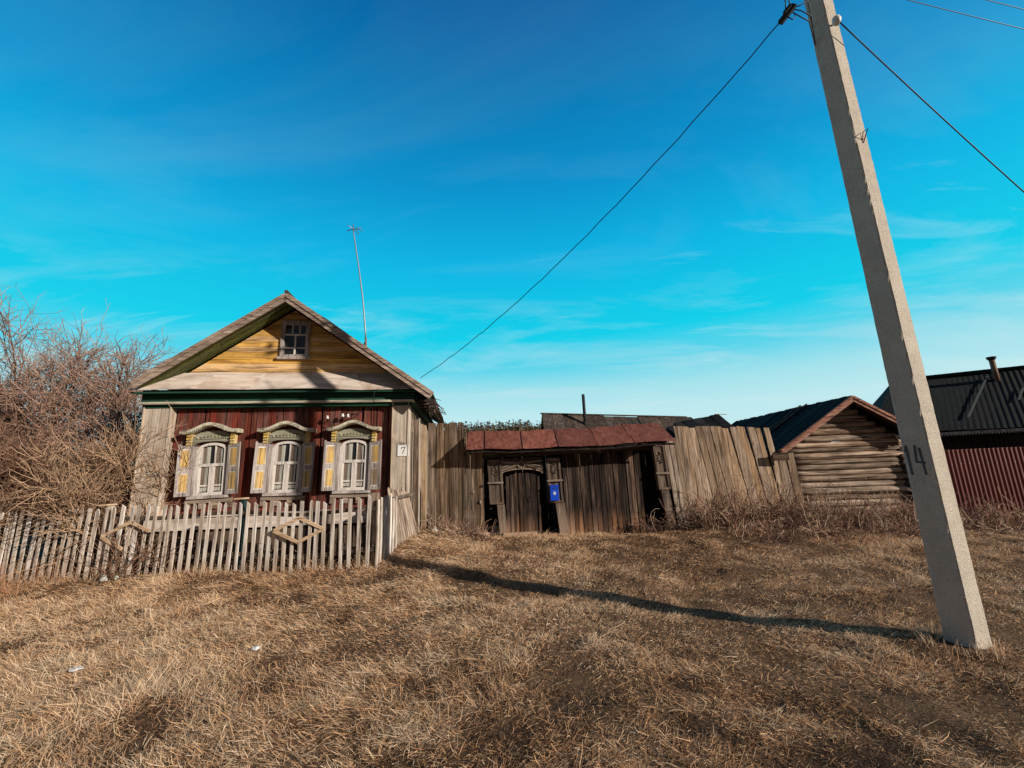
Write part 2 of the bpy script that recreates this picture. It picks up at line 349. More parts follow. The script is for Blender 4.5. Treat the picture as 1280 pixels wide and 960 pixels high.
def grass_field(nt, per, ylo, yhi, xs, lmin, lmax, tm=1.33):
    ty = RNG.uniform(ylo, yhi, nt); tx = RNG.uniform(-1, 1, nt) * (xs[0] * np.abs(ty) + xs[1])
    keep = ~((tx < -2.5) & (ty > 8.25)) & ~((ty > 10.95) & (tx > -2.6) & (tx < 4.2)) & ~((ty > 10.95) & (tx > 4.2))
    tx, ty = tx[keep], ty[keep]; nt = len(tx)
    left = smooth(1.5, -2.5, tx)
    flow = np.where(left > RNG.uniform(0, 1, nt), R(205) + .5 * vnoise(tx, ty, .45, 3) , RNG.uniform(0, 2 * PI, nt)*.55 + R(250) + 1.1 * vnoise(tx, ty, .5, 4))
    patch = vnoise(tx, ty, .55, 7); patch2 = vnoise(tx, ty, 1.5, 11); clump = vnoise(tx, ty, 3.6, 21)
    hgt = np.clip(1 + .3 * patch2 + .2 * left + .25 * clump, .35, 2)
    n = nt * per; ti = np.repeat(np.arange(nt), per)
    bx = tx[ti] + RNG.normal(0, .045, n) * (1 + .05 * ty[ti]); by = ty[ti] + RNG.normal(0, .045, n) * (1 + .05 * ty[ti])
    base = np.stack([bx, by, gh(bx, by) - .004], -1)
    az = flow[ti] + RNG.normal(0, .7, nt)[ti] + RNG.normal(0, .5, n) + (1 - left[ti]) * RNG.normal(0, .5, n)
    tilt = np.clip(RNG.normal(tm, .36 if tm < 1.4 else .12, n) - .10 * patch2[ti], .05, 1.6)
    length = RNG.uniform(lmin, lmax, n) * hgt[ti] * (1 + .45 * left[ti])
    curl = RNG.normal((.2 if tm < 1.4 else .08), (.45 if tm < 1.4 else .15), n)
    width = RNG.uniform(.0034, .007, n) * (1 + .16 * np.maximum(ty[ti] - 3, 0))
    pr = RNG.uniform(0, 1, n) + np.where(left[ti] > .5, -.10, .02) - .16 * patch[ti] - .1 * patch2[ti] - .24 * clump[ti] + .34 * (RNG.uniform(0, 1, nt)[ti] - .5)
    idx = np.digitize(pr, [.22, .45, .58, .78, .9, 1.02])
    order = np.array([2, 0, 5, 1, 3, 4, 6])
    col = PAL[order[np.clip(idx, 0, 6)]] * (RNG.uniform(.6, 1.25, n) * np.where(RNG.uniform(0, 1, nt) < .11, .42, 1.0)[ti])[:, None]
    ok = ~((np.abs(bx - 4.25) < .17) & (np.abs(by - 4.47) < .17))
    return ribbons(base[ok], az[ok], tilt[ok], length[ok], width[ok], curl[ok], col[ok])
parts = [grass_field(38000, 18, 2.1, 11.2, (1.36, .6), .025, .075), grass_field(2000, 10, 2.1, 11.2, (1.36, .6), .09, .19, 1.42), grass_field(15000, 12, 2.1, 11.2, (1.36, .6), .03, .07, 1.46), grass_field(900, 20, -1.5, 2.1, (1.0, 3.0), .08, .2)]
def tall_tufts(cs, n, l0, l1, spread=.12, tilt=.35, pal=PAL[[0, 2, 5]]):
    out = []
    for (x, y) in cs:
        bx = x + RNG.normal(0, spread, n); by = y + RNG.normal(0, spread, n)
        out.append(ribbons(np.stack([bx, by, gh(bx, by)], -1), RNG.uniform(0, 2 * PI, n), np.abs(RNG.normal(tilt, .25, n)), RNG.uniform(l0, l1, n), RNG.uniform(.005, .010, n), RNG.normal(.5, .4, n), pal[RNG.integers(0, len(pal), n)] * RNG.uniform(.7, 1.15, n)[:, None]))
    return out
parts += tall_tufts([(RNG.uniform(-11, -2.7), 8.0 + RNG.normal(0, .09)) for _ in range(60)], 22, .06, .26)
parts += tall_tufts([(RNG.uniform(-12, -8.2), RNG.uniform(7.0, 7.95)) for _ in range(60)], 13, .3, .85, .2, .25, PAL[[1, 3, 5, 3]] * np.array((1, .9, .85)))
parts += tall_tufts([(RNG.uniform(-2.4, 4.2), 10.85 + RNG.normal(0, .08)) for _ in range(30)], 18, .05, .2)
parts += tall_tufts([(RNG.uniform(4.3, 15), RNG.uniform(9.6, 10.6)) for _ in range(90)], 18, .1, .35)
parts += tall_tufts([(4.25 + .28 * math.cos(a), 4.47 + .26 * math.sin(a)) for a in np.linspace(0, 6.2, 12)], 20, .05, .15, .05)
def joinp(ps):
    off = 0; V = []; Q = []; C = []
    for v, q, c in ps: V.append(v); Q.append(q + off); C.append(c); off += len(v)
    return np.concatenate(V), np.concatenate(Q), np.concatenate(C)
V, Q, C = joinp(parts)
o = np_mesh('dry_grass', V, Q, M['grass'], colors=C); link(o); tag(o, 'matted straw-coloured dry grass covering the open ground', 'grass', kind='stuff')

# leaf litter behind the picket fence and at the foot of the yard wall
def litter(n, x0, x1, y0, y1, s0, s1, pal):
    x = RNG.uniform(x0, x1, n); y = RNG.uniform(y0, y1, n); z = gh(x, y) + RNG.uniform(.004, .03, n)
    a = RNG.uniform(0, 2 * PI, n); s = RNG.uniform(s0, s1, n); c = np.stack([x, y, z], -1)
    u = np.stack([np.cos(a), np.sin(a), RNG.normal(0, .35, n)], -1) * s[:, None]; w = np.stack([-np.sin(a), np.cos(a), RNG.normal(0, .35, n)], -1) * (s * .6)[:, None]
    V = np.stack([c - u, c - w, c + u, c + w], 1).reshape(-1, 3); Q = np.arange(n * 4).reshape(-1, 4)
    return V, Q, np.repeat(pal[RNG.integers(0, len(pal), n)] * RNG.uniform(.6, 1.3, n)[:, None], 4, axis=0)
LP = np.array([(.20, .105, .06), (.13, .07, .045), (.28, .17, .10), (.085, .05, .036)])
V, Q, C = joinp([litter(9000, -10, -2.6, 8.15, 9.9, .02, .05, LP), litter(2600, -2.5, -.6, 9.6, 11.0, .015, .04, LP)])
o = np_mesh('leaf_litter', V, Q, M['leaf'], colors=C); link(o); tag(o, 'reddish brown fallen leaves lying behind the picket fence', 'leaves', kind='stuff')

# ------------------------------------------------------------------ twigs: bushes and weeds
def twig_mesh(chains, nside=3):
    """chains: list of (points Kx3, r0, r1, colour) with the same K inside a batch -> arrays"""
    byk = {}
    for c in chains: byk.setdefault(len(c[0]), []).append(c)
    out = []
    for k, cs in byk.items():
        P = np.array([c[0] for c in cs], float); n = len(cs)
        r = np.array([np.linspace(c[1], c[2], k) for c in cs])
        col = np.array([c[3] for c in cs])
        D = np.empty_like(P); D[:, 1:-1] = P[:, 2:] - P[:, :-2]; D[:, 0] = P[:, 1] - P[:, 0]; D[:, -1] = P[:, -1] - P[:, -2]
        D /= np.linalg.norm(D, axis=-1, keepdims=True) + 1e-9
        ref = np.where(np.abs(D[..., 2:3]) < .9, np.array([0, 0, 1.]), np.array([1., 0, 0]))
        A = np.cross(D, ref); A /= np.linalg.norm(A, axis=-1, keepdims=True) + 1e-9; B = np.cross(D, A)
        ang = np.arange(nside) * 2 * PI / nside
        V = P[:, :, None] + (A[:, :, None] * np.cos(ang)[None, None, :, None] + B[:, :, None] * np.sin(ang)[None, None, :, None]) * r[:, :, None, None]
        V = V.reshape(-1, 3)
        b = (np.arange(n) * k * nside)[:, None, None]; s = (np.arange(k - 1) * nside)[None, :, None]; e = np.arange(nside)[None, None]
        e2 = (e + 1) % nside
        Q = np.stack([b + s + e, b + s + e2, b + s + nside + e2, b + s + nside + e], -1).reshape(-1, 4)
        out.append((V, Q, np.repeat(col, k * nside, axis=0)))
    return joinp(out)
def rv(s): return np.array([random.gauss(0, s), random.gauss(0, s), random.gauss(0, s)])
def grow_chain(p, d, L, k, wob, up):
    pts = [p]; st = L / (k - 1)
    for _ in range(k - 1):
        d = d + rv(wob) + np.array([0, 0, up]); d = d / np.linalg.norm(d); p = p + d * st; pts.append(p)
    return np.array(pts), d
def make_bush(seed, h, nstem, spread, dens, cols, lean=(0, 0)):
    random.seed(seed); stems = []; twigs = []
    for _ in range(nstem):
        a = random.uniform(0, 2 * PI); r = random.uniform(0, .35)
        p = np.array([math.cos(a) * r, math.sin(a) * r, -.05])
        d = np.array([math.cos(a) * spread * random.uniform(.3, 1.2) + lean[0], math.sin(a) * spread * random.uniform(.3, 1.2) + lean[1], 1.0]); d /= np.linalg.norm(d)
        L = h * random.uniform(.62, 1.0); c = cols[0] * random.uniform(.7, 1.2)
        pts, _d = grow_chain(p, d, L, 9, .09, .03); stems.append((pts, .011 * h * random.uniform(.5, .8) * .55, .005, c))
        nb = int(dens * L * .82)
        for i in range(nb):
            f = random.uniform(.12, 1) ** .8 * 8; i0 = min(int(f), 7); q = pts[i0] + (pts[i0 + 1] - pts[i0]) * (f - i0)
            dd = (pts[i0 + 1] - pts[i0]); dd /= np.linalg.norm(dd); dd = dd + rv(.55); dd /= np.linalg.norm(dd)
            L2 = random.uniform(.16, .34) * h * (1.1 - .5 * f / 8)
            p2, _d = grow_chain(q, dd, L2, 5, .16, .05); twigs.append((p2, .011, .006, cols[1] * random.uniform(.5, 1.35)))
            for _k in range(random.randint(4, 7)):
                g = random.uniform(.15, 1) * 4; j0 = min(int(g), 3); q2 = p2[j0] + (p2[j0 + 1] - p2[j0]) * (g - j0)
                d3 = (p2[j0 + 1] - p2[j0]); d3 /= np.linalg.norm(d3); d3 = d3 + rv(.6); d3 /= np.linalg.norm(d3)
                p3, _d = grow_chain(q2, d3, random.uniform(.25, .75), 4, .2, .06); twigs.append((p3, .0066, .0036, cols[2] * random.uniform(.45, 1.4)))
                if random.random() < .75:
                    for _q in range(2):
                        q3 = p3[random.randint(1, 3)]; d4 = d3 + rv(.7); d4 /= np.linalg.norm(d4)
                        p4, _d = grow_chain(q3, d4, random.uniform(.12, .35), 3, .2, .08); twigs.append((p4, .0052, .003, cols[2] * random.uniform(.6, 1.5)))
    return stems, twigs
CB = [np.array((.085, .055, .04)), np.array((.16, .092, .06)), np.array((.25, .14, .09))]
CR = [np.array((.13, .08, .06)), np.array((.28, .165, .115)), np.array((.41, .255, .19))]
CT = [np.array((.30, .2, .13)), np.array((.40, .26, .165)), np.array((.46, .30, .19))]
def bush(label, x, y, seed, h, nstem, spread, dens, cols, lean=(0, 0)):
    root = empty('bare_bush', (x, y, gz(x, y))); tag(root, label, 'bush', 'bare bushes left of the house')
    st, tw = make_bush(seed, h, nstem, spread, dens, cols, lean)
    v, q, c = twig_mesh(st, 6); link(np_mesh('stems', v, q, M['twig'], colors=c, smooth=True), root)
    v, q, c = twig_mesh(tw, 3); link(np_mesh('crown', v, q, M['twig'], colors=c), root)
bush('tall bare willow bush at the left edge of the photo behind the fence', -12.6, 10.4, 1, 6.4, 13, .28, 11, CR)
bush('tall bare bush with reddish twig tips halfway between the photo edge and the house', -10.5, 10.6, 2, 5.1, 11, .26, 11, CR, (.05, 0))
bush('shorter bare bush leaning against the left corner of the house', -9.25, 10.2, 3, 3.1, 9, .3, 10, CR, (.08, -.05))
bush('dense low brown bush behind the left end of the picket fence', -11.6, 9.6, 4, 3.0, 14, .5, 13, CB)
bush('dense brown bush in front of the left corner board of the house', -9.5, 9.3, 5, 2.6, 11, .4, 11, CB)
bush('thin low bush inside the fence whose twigs cross the left window', -8.35, 8.75, 6, 2.7, 9, .38, 10, CT, (.08, 0))
bush('waist-high bare shoots growing in front of the left end of the picket fence', -10.3, 7.6, 8, 1.5, 10, .45, 5, CT)
bush('low bare shoots against the outside of the fence near the broken diamond trim', -7.0, 7.85, 9, .6, 8, .8, 5, CB)
bush('tall dark bush in the back beyond the left edge bush', -14.4, 11.2, 10, 5.2, 12, .35, 10, CB)

# dry weeds along the foot of the right fence and shed
random.seed(21); ch = []
def weeds(n, x0, x1, y0, y1, h0, h1, cols, tilt=.5):
    for _ in range(n):
        x = random.uniform(x0, x1); y = random.uniform(y0, y1); p = np.array([x, y, gz(x, y)])
        d = np.array([random.gauss(0, tilt), random.gauss(0, tilt), 1]); d /= np.linalg.norm(d)
        c = cols[random.randrange(len(cols))] * random.uniform(.6, 1.3)
        pts, d2 = grow_chain(p, d, random.uniform(h0, h1), 5, .22, -.05); ch.append((pts, .0075, .004, c))
        for _k in range(random.randint(1, 4)):
            q = pts[random.randint(1, 4)]; dd = d2 + rv(.7); dd /= np.linalg.norm(dd)
            p2, _ = grow_chain(q, dd, random.uniform(.12, .4), 3, .25, -.04); ch.append((p2, .0055, .0035, c * 1.15))
WC = [np.array((.36, .21, .145)), np.array((.26, .14, .10)), np.array((.52, .37, .26)), np.array((.12, .07, .055))]
weeds(300, 4.3, 7.3, 10.0, 10.9, .3, .95, WC); weeds(470, 6.2, 10.4, 9.4, 10.9, .25, .75, WC, .7); weeds(130, 4.6, 7.6, 10.2, 10.9, .6, 1.25, WC, .35); weeds(90, 7.6, 10.4, 10.2, 10.9, .5, 1.0, WC, .35); weeds(150, 10.0, 12.0, 9.4, 10.4, .2, .6, WC)
weeds(420, 4.6, 11.0, 8.6, 10.2, .12, .35, WC, .95); weeds(160, -2.3, -.7, 10.2, 10.85, .12, .4, WC); weeds(50, 3.2, 4.4, 10.5, 10.85, .2, .55, WC)
weeds(90, -12, -3, 8.3, 8.8, .2, .6, WC)
v, q, c = twig_mesh(ch, 3); o = np_mesh('dry_weeds', v, q, M['twig'], colors=c); link(o); tag(o, 'tangled reddish dry weed stalks along the fences and shed', 'weeds', kind='stuff')
# a few pale upright stalks that stand out of the tangle
for k, (x, y, h, lab) in enumerate([(7.6, 9.3, 1.0, 'pale dry stalks standing in the weeds before the left half of the log shed'), (9.6, 9.9, 1.15, 'pale dry stalks rising in front of the right half of the log shed'), (5.5, 10.3, .95, 'pale dry stalks leaning on the right board fence')]):
    random.seed(40 + k); ch = []
    for _ in range(9):
        p = np.array([random.gauss(0, .12), random.gauss(0, .1), 0]); d = np.array([random.gauss(.05, .13), random.gauss(0, .1), 1]); d /= np.linalg.norm(d)
        pts, d2 = grow_chain(p, d, h * random.uniform(.6, 1), 6, .05, -.01); ch.append((pts, .006, .003, np.array((.42, .32, .22)) * random.uniform(.7, 1.1)))
        for _q in range(3):
            dd = d2 + rv(.5); p2, _ = grow_chain(pts[random.randint(3, 5)], dd / np.linalg.norm(dd), random.uniform(.08, .22), 3, .2, 0); ch.append((p2, .004, .0025, np.array((.4, .29, .2))))
    v, q, c = twig_mesh(ch, 4); o = np_mesh('dry_stalks', v, q, M['twig'], colors=c); link(o); o.location = (x, y, gz(x, y)); tag(o, lab, 'weed stalks', 'pale stalks in the weeds')

# ------------------------------------------------------------------ planks
def planks(mb, x0, x1, z0, z1, y, th, w, gap=.006, lean=0.0, jt=.03, jb=.02, ztop=None, jy=.006, jw=.25):
    """vertical boards from x0 to x1; lean shears the top sideways (dx per metre); ztop(f) overrides the top"""
    x = x0
    while x < x1 - .02:
        ww = min(w * random.uniform(1 - jw, 1 + jw), x1 - x); f = (x - x0) / (x1 - x0)
        zt = (ztop(f) if ztop else z1) + random.uniform(-jt, jt); zb = z0 + random.uniform(-jb, jb)
        l = lean + random.gauss(0, .004); yy = y + random.uniform(-jy, jy); a = random.uniform(-.012, .012)
        xa, xb = x + gap / 2, x + ww - gap / 2
        n = 3; poly = [(xa + l * zb, zb), (xb + l * zb, zb)]
        for s in range(1, n): zz = zb + (zt - zb) * s / n; poly.append((xb + l * zz + random.uniform(-.003, .003), zz))
        poly += [(xb + l * zt, zt - random.uniform(0, .015)), (xa + l * zt, zt + random.uniform(-.015, .01))]
        for s in range(n - 1, 0, -1): zz = zb + (zt - zb) * s / n; poly.append((xa + l * zz + random.uniform(-.003, .003), zz))
        mb.prism(poly, yy + a, yy + th + a); x += ww
    return mb
def hboards(mb, x0, x1, z0, z1, y, th, w, gap=.004, clip=None):
    """horizontal boards; clip(z) -> (xa, xb)"""
    z = z0
    while z < z1 - .01:
        ww = min(w * random.uniform(.85, 1.15), z1 - z); za, zb = z + gap / 2, z + ww - gap / 2; yy = y + random.uniform(-.004, .004)
        if clip:
            a0, a1 = clip(za); b0, b1 = clip(zb)
            if a1 - a0 > .05: mb.prism([(a0, za), (a1, za), (b1, zb), (b0, zb)], yy, yy + th)
        else: mb.prism([(x0, za), (x1, za), (x1, zb), (x0, zb)], yy, yy + th)
        z += ww
    return mb

# ------------------------------------------------------------------ the house
random.seed(100)
H = empty('wooden_house', (-8.04, 9.2, 0), R(7), R(.5))
tag(H, 'old wooden cottage with a yellow gable, maroon front and three shuttered windows', 'house')
UL, UR, UC, RZ, EZ = -.19, 5.51, 2.76, 5.92, 3.85   # left/right corner, ridge position, ridge and eave height
DEP = 8.5; OH = .57; SL = .70; LL = 2.96; LR = 3.36
mb = MB(); planks(mb, UL + .03, UR - .03, .15, 3.56, .019, .03, .115, .003, jt=.0, jy=.003); mb.build('front_wall', M['red_wall'], H)
mb = MB()
for k in range(14):
    z = .35 + k * .23
    mb.tube([(UL + .12, .15, z), (UL + .12, DEP, z)], .118, 8)
    mb.tube([(UL + .1, DEP - .1, z), (UR - .1, DEP - .1, z)], .118, 8)
mb.build('log_wall', M['log'], H, True)
mb = MB(); v_ = .29
while v_ < DEP: mb.box(UR - .05, UR - .02 + random.uniform(0, .008), v_, v_ + .155, .15, 3.45); v_ += .16
mb.build('side_wall', M['grey_z'], H)
mb = MB(); mb.prism([(UL + .05, 3.4), (UR - .05, 3.4), (UC, RZ - .2)], DEP - .05, DEP); mb.build('rear_gable', M['grey_x'], H)
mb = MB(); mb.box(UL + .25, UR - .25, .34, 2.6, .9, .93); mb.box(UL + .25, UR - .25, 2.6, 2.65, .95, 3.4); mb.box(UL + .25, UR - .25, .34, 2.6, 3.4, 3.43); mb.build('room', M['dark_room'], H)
# gable boards
ins = .06
def gclip(z):
    w = (RZ - .17 - z) / SL
    return UC - w + ins, UC + w - ins
mb = MB(); hboards(mb, 0, 0, 3.95, RZ - .22, 0, .03, .145, .003, gclip); mb.build('gable_wall', M['gable'], H)
# corner pilasters: boxed, wide boards with edge strips
for s, (a, b) in ((0, (UL - .01, .33)), (1, (5.19, UR + .02))):
    mb = MB(); w = b - a
    mb.box(a, a + w * .52 - .004, -.13, .0, .1, 3.36, j=.003); mb.box(a + w * .52, b, -.132, .0, .1, 3.365, j=.003)
    mb.box(b - .003, b + .022, -.15, .28, .1, 3.36); mb.box(a - .022, a + .003, -.15, .2, .1, 3.36)
    mb.build('corner_board', M['pilaster'], H)
# entablature
mb = MB(); mb.box(UL - .06, UR + .14, -.20, .02, 3.42, 3.70, j=.004); mb.box(UL - .05, UR + .13, -.15, .02, 3.295, 3.365, j=.003); mb.build('frieze', M['green'], H)
mb = MB(); mb.box(UL - .09, UR + .17, -.235, -.02, 3.37, 3.42, j=.004); mb.build('moulding', M['mould'], H)
# right and left side cornice under the eaves
for u0, u1 in ((UR - .02, UR + .16), (UL - .16, UL + .02)):
    mb = MB(); mb.box(u0, u1, .03, DEP, 3.40, 3.62); mb.build('side_cornice', M['green'], H)
# pent apron: sloping sheets over a dark underside
mb = MB(); n = 5; a0, a1 = UL - .20, UR + .26; t0, t1 = .20, 5.30
def apt(u, f):  # f 0 = at gable, 1 = front edge
    g_ = (u - a0) / (a1 - a0); uu = u * f + (t0 + (t1 - t0) * g_) * (1 - f)
    return Vector((uu, -.012 - f * .40, 4.12 - f * .44 - .04 * f * math.sin(max(0, (u - 3.5)) * 1.2) + .012 * math.sin(u * 2.1)))
for k in range(n):
    u, w = a0 + (a1 - a0) * k / n, a0 + (a1 - a0) * (k + 1) / n - .004
    for f0, f1, dz in ((0, .30, .012), (.28, 1, 0)):
        q4 = [apt(u, f0), apt(w, f0), apt(w, f1), apt(u, f1)]
        d = Vector((0, 0, dz + random.uniform(0, .006))); e = Vector((0, 0, -.018))
        vs4 = [p + d for p in q4] + [p + d + e for p in q4]
        mb.add(vs4, [(3, 2, 1, 0), (4, 5, 6, 7), (0, 1, 5, 4), (1, 2, 6, 5), (2, 3, 7, 6), (3, 0, 4, 7)])
mb.build('apron_roof', M['apron'], H)
mb = MB(); mb.box(a0 + .03, a1 - .03, -.385, -.37, 3.59, 3.625, j=.004); mb.box(a0 + .05, a1 - .05, -.38, -.203, 3.60, 3.62); mb.build('apron_soffit', M['green'], H)
# roof slabs with old sheets; ripples in the edge
def roof_slab(sgn):
    mb = MB(); L = LL if sgn < 0 else LR
    nu, nv = 7, 22; top = []
    for b in range(nv + 1):
        for a in range(nu + 1):
            f = a / nu; v = -OH + (DEP + OH + .4) * b / nv
            z = RZ - f * L * SL + .03 * math.sin(v * 1.7 + a) * (f) + .012 * math.sin(a * 2.2 + v * 5) - .10 * math.sin(PI * f) * (b / nv) * .5
            top.append(Vector((UC + sgn * f * L, v, z)))
    W = nu + 1; N = len(top); vs = top + [p + Vector((0, 0, -.035)) for p in top]; fs = []
    for b in range(nv):
        for a in range(nu):
            i0 = b * W + a; qd = (i0, i0 + 1, i0 + W + 1, i0 + W)
            fs.append(qd if sgn > 0 else qd[::-1]); r = tuple(x + N for x in qd); fs.append(r[::-1] if sgn > 0 else r)
    for a in range(nu): fs.append((a, a + 1, a + 1 + N, a + N)); i0 = nv * W + a; fs.append((i0, i0 + 1, i0 + 1 + N, i0 + N))
    for b in range(nv):
        i0 = b * W + nu; fs.append((i0, i0 + W, i0 + W + N, i0 + N))
    mb.add(vs, fs); return mb.build('roof', M['house_roof'], H)
roof_slab(-1); roof_slab(1)
# soffit boards under the front overhang, and bargeboards
def along(sgn, f, v, dz):
    L = LL if sgn < 0 else LR
    return Vector((UC + sgn * f * L, v, RZ - f * L * SL + dz))
for sgn in (-1, 1):
    mb = MB()
    for k in range(5):
        v0 = -OH + .03 + k * .110
        for w0, w1 in ((0.012, .5), (.502, .985)):
            p = [along(sgn, w0, v0, -.16), along(sgn, w1, v0, -.16), along(sgn, w1, v0 + .105, -.16), along(sgn, w0, v0 + .105, -.16)]
            u = Vector((0, 0, .02)); vs = p + [x + u for x in p]
            fs = [(0, 1, 2, 3), (7, 6, 5, 4), (0, 4, 5, 1), (1, 5, 6, 2), (2, 6, 7, 3), (3, 7, 4, 0)]
            mb.add(vs, fs if sgn < 0 else [f[::-1] for f in fs])
    mb.build('soffit', M['olive' if sgn < 0 else 'green'], H)
    mb = MB()
    a, b = along(sgn, .0, -OH - .03, -.115), along(sgn, 1.0, -OH - .03, -.125)
    mb.bar(a, b, .03, .19, (0, 0, 1)); a, b = along(sgn, 0, -OH - .055, -.07), along(sgn, 1.0, -OH - .055, -.08); mb.bar(a, b, .022, .075, (0, 0, 1))
    mb.build('bargeboard', M['barge'], H)
mb = MB(); mb.tube([(UC, -OH - .03, RZ + .015), (UC, DEP + .35, RZ + .0)], .05, 6); mb.build('ridge_cap', M['house_roof'], H)
# ragged boards at the right eave
mb = MB(); random.seed(5)
for k in range(26):
    v = random.uniform(.2, 2.2); u = UR + .25 + random.uniform(0, .35)
    mb.bar((u, v, 3.50 + random.uniform(-.08, .10)), (u + random.uniform(.05, .3), v + random.uniform(-.25, .3), 3.36 + random.uniform(-.25, .12)), .02, .012)
for k in range(5):
    v = .1 + k * .5; mb.box(UR + .1, UR + .66, v, v + .07, 3.42, 3.48)
mb.build('eave_board', M['roof_grey'], H)
# earth bank with ledge board (zavalinka)
mb = MB(); mb.box(.25, UR - .35, -.36, -.33, .68, .93, j=.006); mb.box(.25, UR - .35, -.40, -.03, .93, .96, j=.004); mb.build('ledge', M['apron'], H)
mb = MB(); mb.box(.3, UR - .4, -.31, -.03, -.1, .64, j=.02); mb.build('earth_bank', M['earth'], H)

def pane_curtain(win, x0, x1, z0, z1, y):
    g = MB(); g.box(x0, x1, y, y + .004, z0, z1); g.build('pane', M['glass'], win)
def arch(u0, u1, z, rise, n=10):
    uc = (u0 + u1) / 2; w = (u1 - u0) / 2
    return [(uc + w * math.cos(PI * k / n), z + rise * math.sin(PI * k / n)) for k in range(n + 1)]   # right to left
def window(uc, style):
    W = empty('window'); W.parent = H; W.matrix_parent_inverse = Matrix.Identity(4); W.matrix_world = Matrix.Identity(4); W.location = (uc, 0, 0); W.rotation_euler = (0, (-.028, .012, .008)[style], 0); W.location.x += (.11, .035, .085)[style]
    # casing boards around the opening
    mb = MB(); mb.box(-.365, -.312, -.075, -.001, 1.36, 2.44, j=.002); mb.box(.312, .365, -.075, -.001, 1.36, 2.44, j=.002)
    mb.box(-.42, .42, -.11, -.001, 1.30, 1.36, j=.002); mb.build('casing', M['shutter'], W)
    # arched white frame
    mb = MB(); n = 10; out = arch(-.31, .31, 2.36, .15, n); inn = arch(-.255, .255, 2.34, .115, n)
    for k in range(n): mb.prism([inn[k], out[k], out[k + 1], inn[k + 1]], -.05, -.003)
    mb.box(-.31, -.25, -.052, -.003, 1.362, 2.36); mb.box(.25, .31, -.052, -.003, 1.362, 2.36); mb.box(-.25, .25, -.052, -.003, 1.362, 1.43)
    mb.build('frame', M['white'], W)
    mb = MB(); mb.box(-.25, .25, -.048, -.026, 1.985, 2.05); mb.box(-.035, .035, -.046, -.026, 1.43, 1.985)
    mb.box(.05, .075, -.036, -.014, 2.05, 2.44); mb.box(-.25, -.035, -.036, -.014, 1.555, 1.59); mb.box(.035, .25, -.036, -.014, 1.555, 1.59)
    mb.box(-.25, -.215, -.038, -.014, 1.43, 1.985); mb.box(.04, .075, -.038, -.014, 1.43, 1.985); mb.box(-.25, -.2, -.038, -.014, 2.05, 2.40)
    mb.build('sash', M['white'], W)
    pl_ = [(-.25, 1.43), (.25, 1.43)] + arch(-.25, .25, 2.345, .11); mb = MB(); mb.add([(x, -.032, z) for x, z in pl_], [tuple(range(len(pl_)))]); mb.build('pane', M['glass'], W)
    mb = MB(); mb.prism([(-.25, 1.43), (.25, 1.43)] + arch(-.25, .25, 2.345, .11), -.0045, -.002); mb.build('dark_backing', M['dark_room'], W)  # dark sheet standing in for the unlit room, no opening behind
    # curtains: rippled cloth just behind the panes
    random.seed(int(uc * 10))
    for nm, mat, x0, x1, z0, z1 in (('curtain', 'curtain_b', -.245, -.13, 1.45, 2.40), ('curtain', 'curtain_w', -.135, -.055, 1.45, 2.42), ('curtain', 'curtain_b', .06, .15, 1.45, 2.42), ('curtain', 'curtain_w', .17, .20, 1.45, 2.38), ('valance', 'curtain_w', -.24, .24, 1.44, 1.53)):
        mb = MB(); nn = 26; vs = []; fs = []
        for k in range(nn + 1):
            f = k / nn; x = x0 + (x1 - x0) * f; y = (-.022 if nm == 'valance' else -.015 if mat == 'curtain_w' else -.010) + .0045 * math.sin(f * 190 * (x1 - x0) + random.uniform(0, .7))
            vs += [(x, y, z0 + random.uniform(0, .02)), (x + .02 * math.sin(k), y, z1)]
        for k in range(nn): fs.append((2 * k, 2 * k + 2, 2 * k + 3, 2 * k + 1))
        mb.add(vs, fs); mb.build('curtain', M[mat], W, True)
    # carved head: arched board, two brackets, arched cornice
    mb = MB(); lo = arch(-.36, .36, 2.47, .075); hi = arch(-.40, .40, 2.62, .16)
    mb.prism([(-.40, 2.47), (-.36, 2.47)] + lo[::-1][1:-1] + [(.36, 2.47), (.40, 2.47), (.40, 2.62)] + hi[1:-1] + [(-.40, 2.62)], -.085, -.001)
    for k in range(9):   # carved relief
        a = (k - 4) * .075; mb.blob((a, -.088, 2.60 + .05 * math.cos(a * 4)), (.035, .012, .03), k, 8, 5, .3)
    mb.build('head_board', M['head_green'], W)
    for s in (-1, 1):
        mb = MB(); mb.box(s * .45 - .04, s * .45 + .04, -.13, -.001, 2.44, 2.72, j=.002)
        for k in range(4): mb.box(s * .45 - .045, s * .45 + .045, -.155, -.128, 2.47 + k * .062, 2.505 + k * .062)
        mb.build('bracket', M['bracket'], W)
    mb = MB(); n = 16
    def cz(x): return 2.735 + .165 * (0.5 + 0.5 * math.cos(PI * min(1, abs(x) / .5))) if abs(x) < .5 else 2.735
    xs = [-.60 + 1.2 * k / n for k in range(n + 1)]
    for k in range(n):
        xa, xb = xs[k], xs[k + 1]
        mb.prism([(xa, cz(xa)), (xb, cz(xb)), (xb, cz(xb) + .055), (xa, cz(xa) + .055)], -.24, -.001)
        mb.prism([(xa, cz(xa) - .03), (xb, cz(xb) - .03), (xb, cz(xb) - .003), (xa, cz(xa) - .003)], -.20, -.001)
        for h2 in (0, 1): xm = xa + (xb - xa) * (.25 + .5 * h2); mb.box(xm - .009, xm + .009, -.245, -.225, cz(xm) - .02, cz(xm) + .003)   # drip lace
    mb.build('cornice', M['mould'], W)
    mb = MB(); mb.box(-.47, .47, -.06, -.001, 1.205, 1.298, j=.004)
    for x in (-.42, -.14, .14, .42): mb.box(x - .05, x + .05, -.055, -.001, 1.08, 1.203, j=.004)
    mb.build('sill_board', M['grey_x'], W)
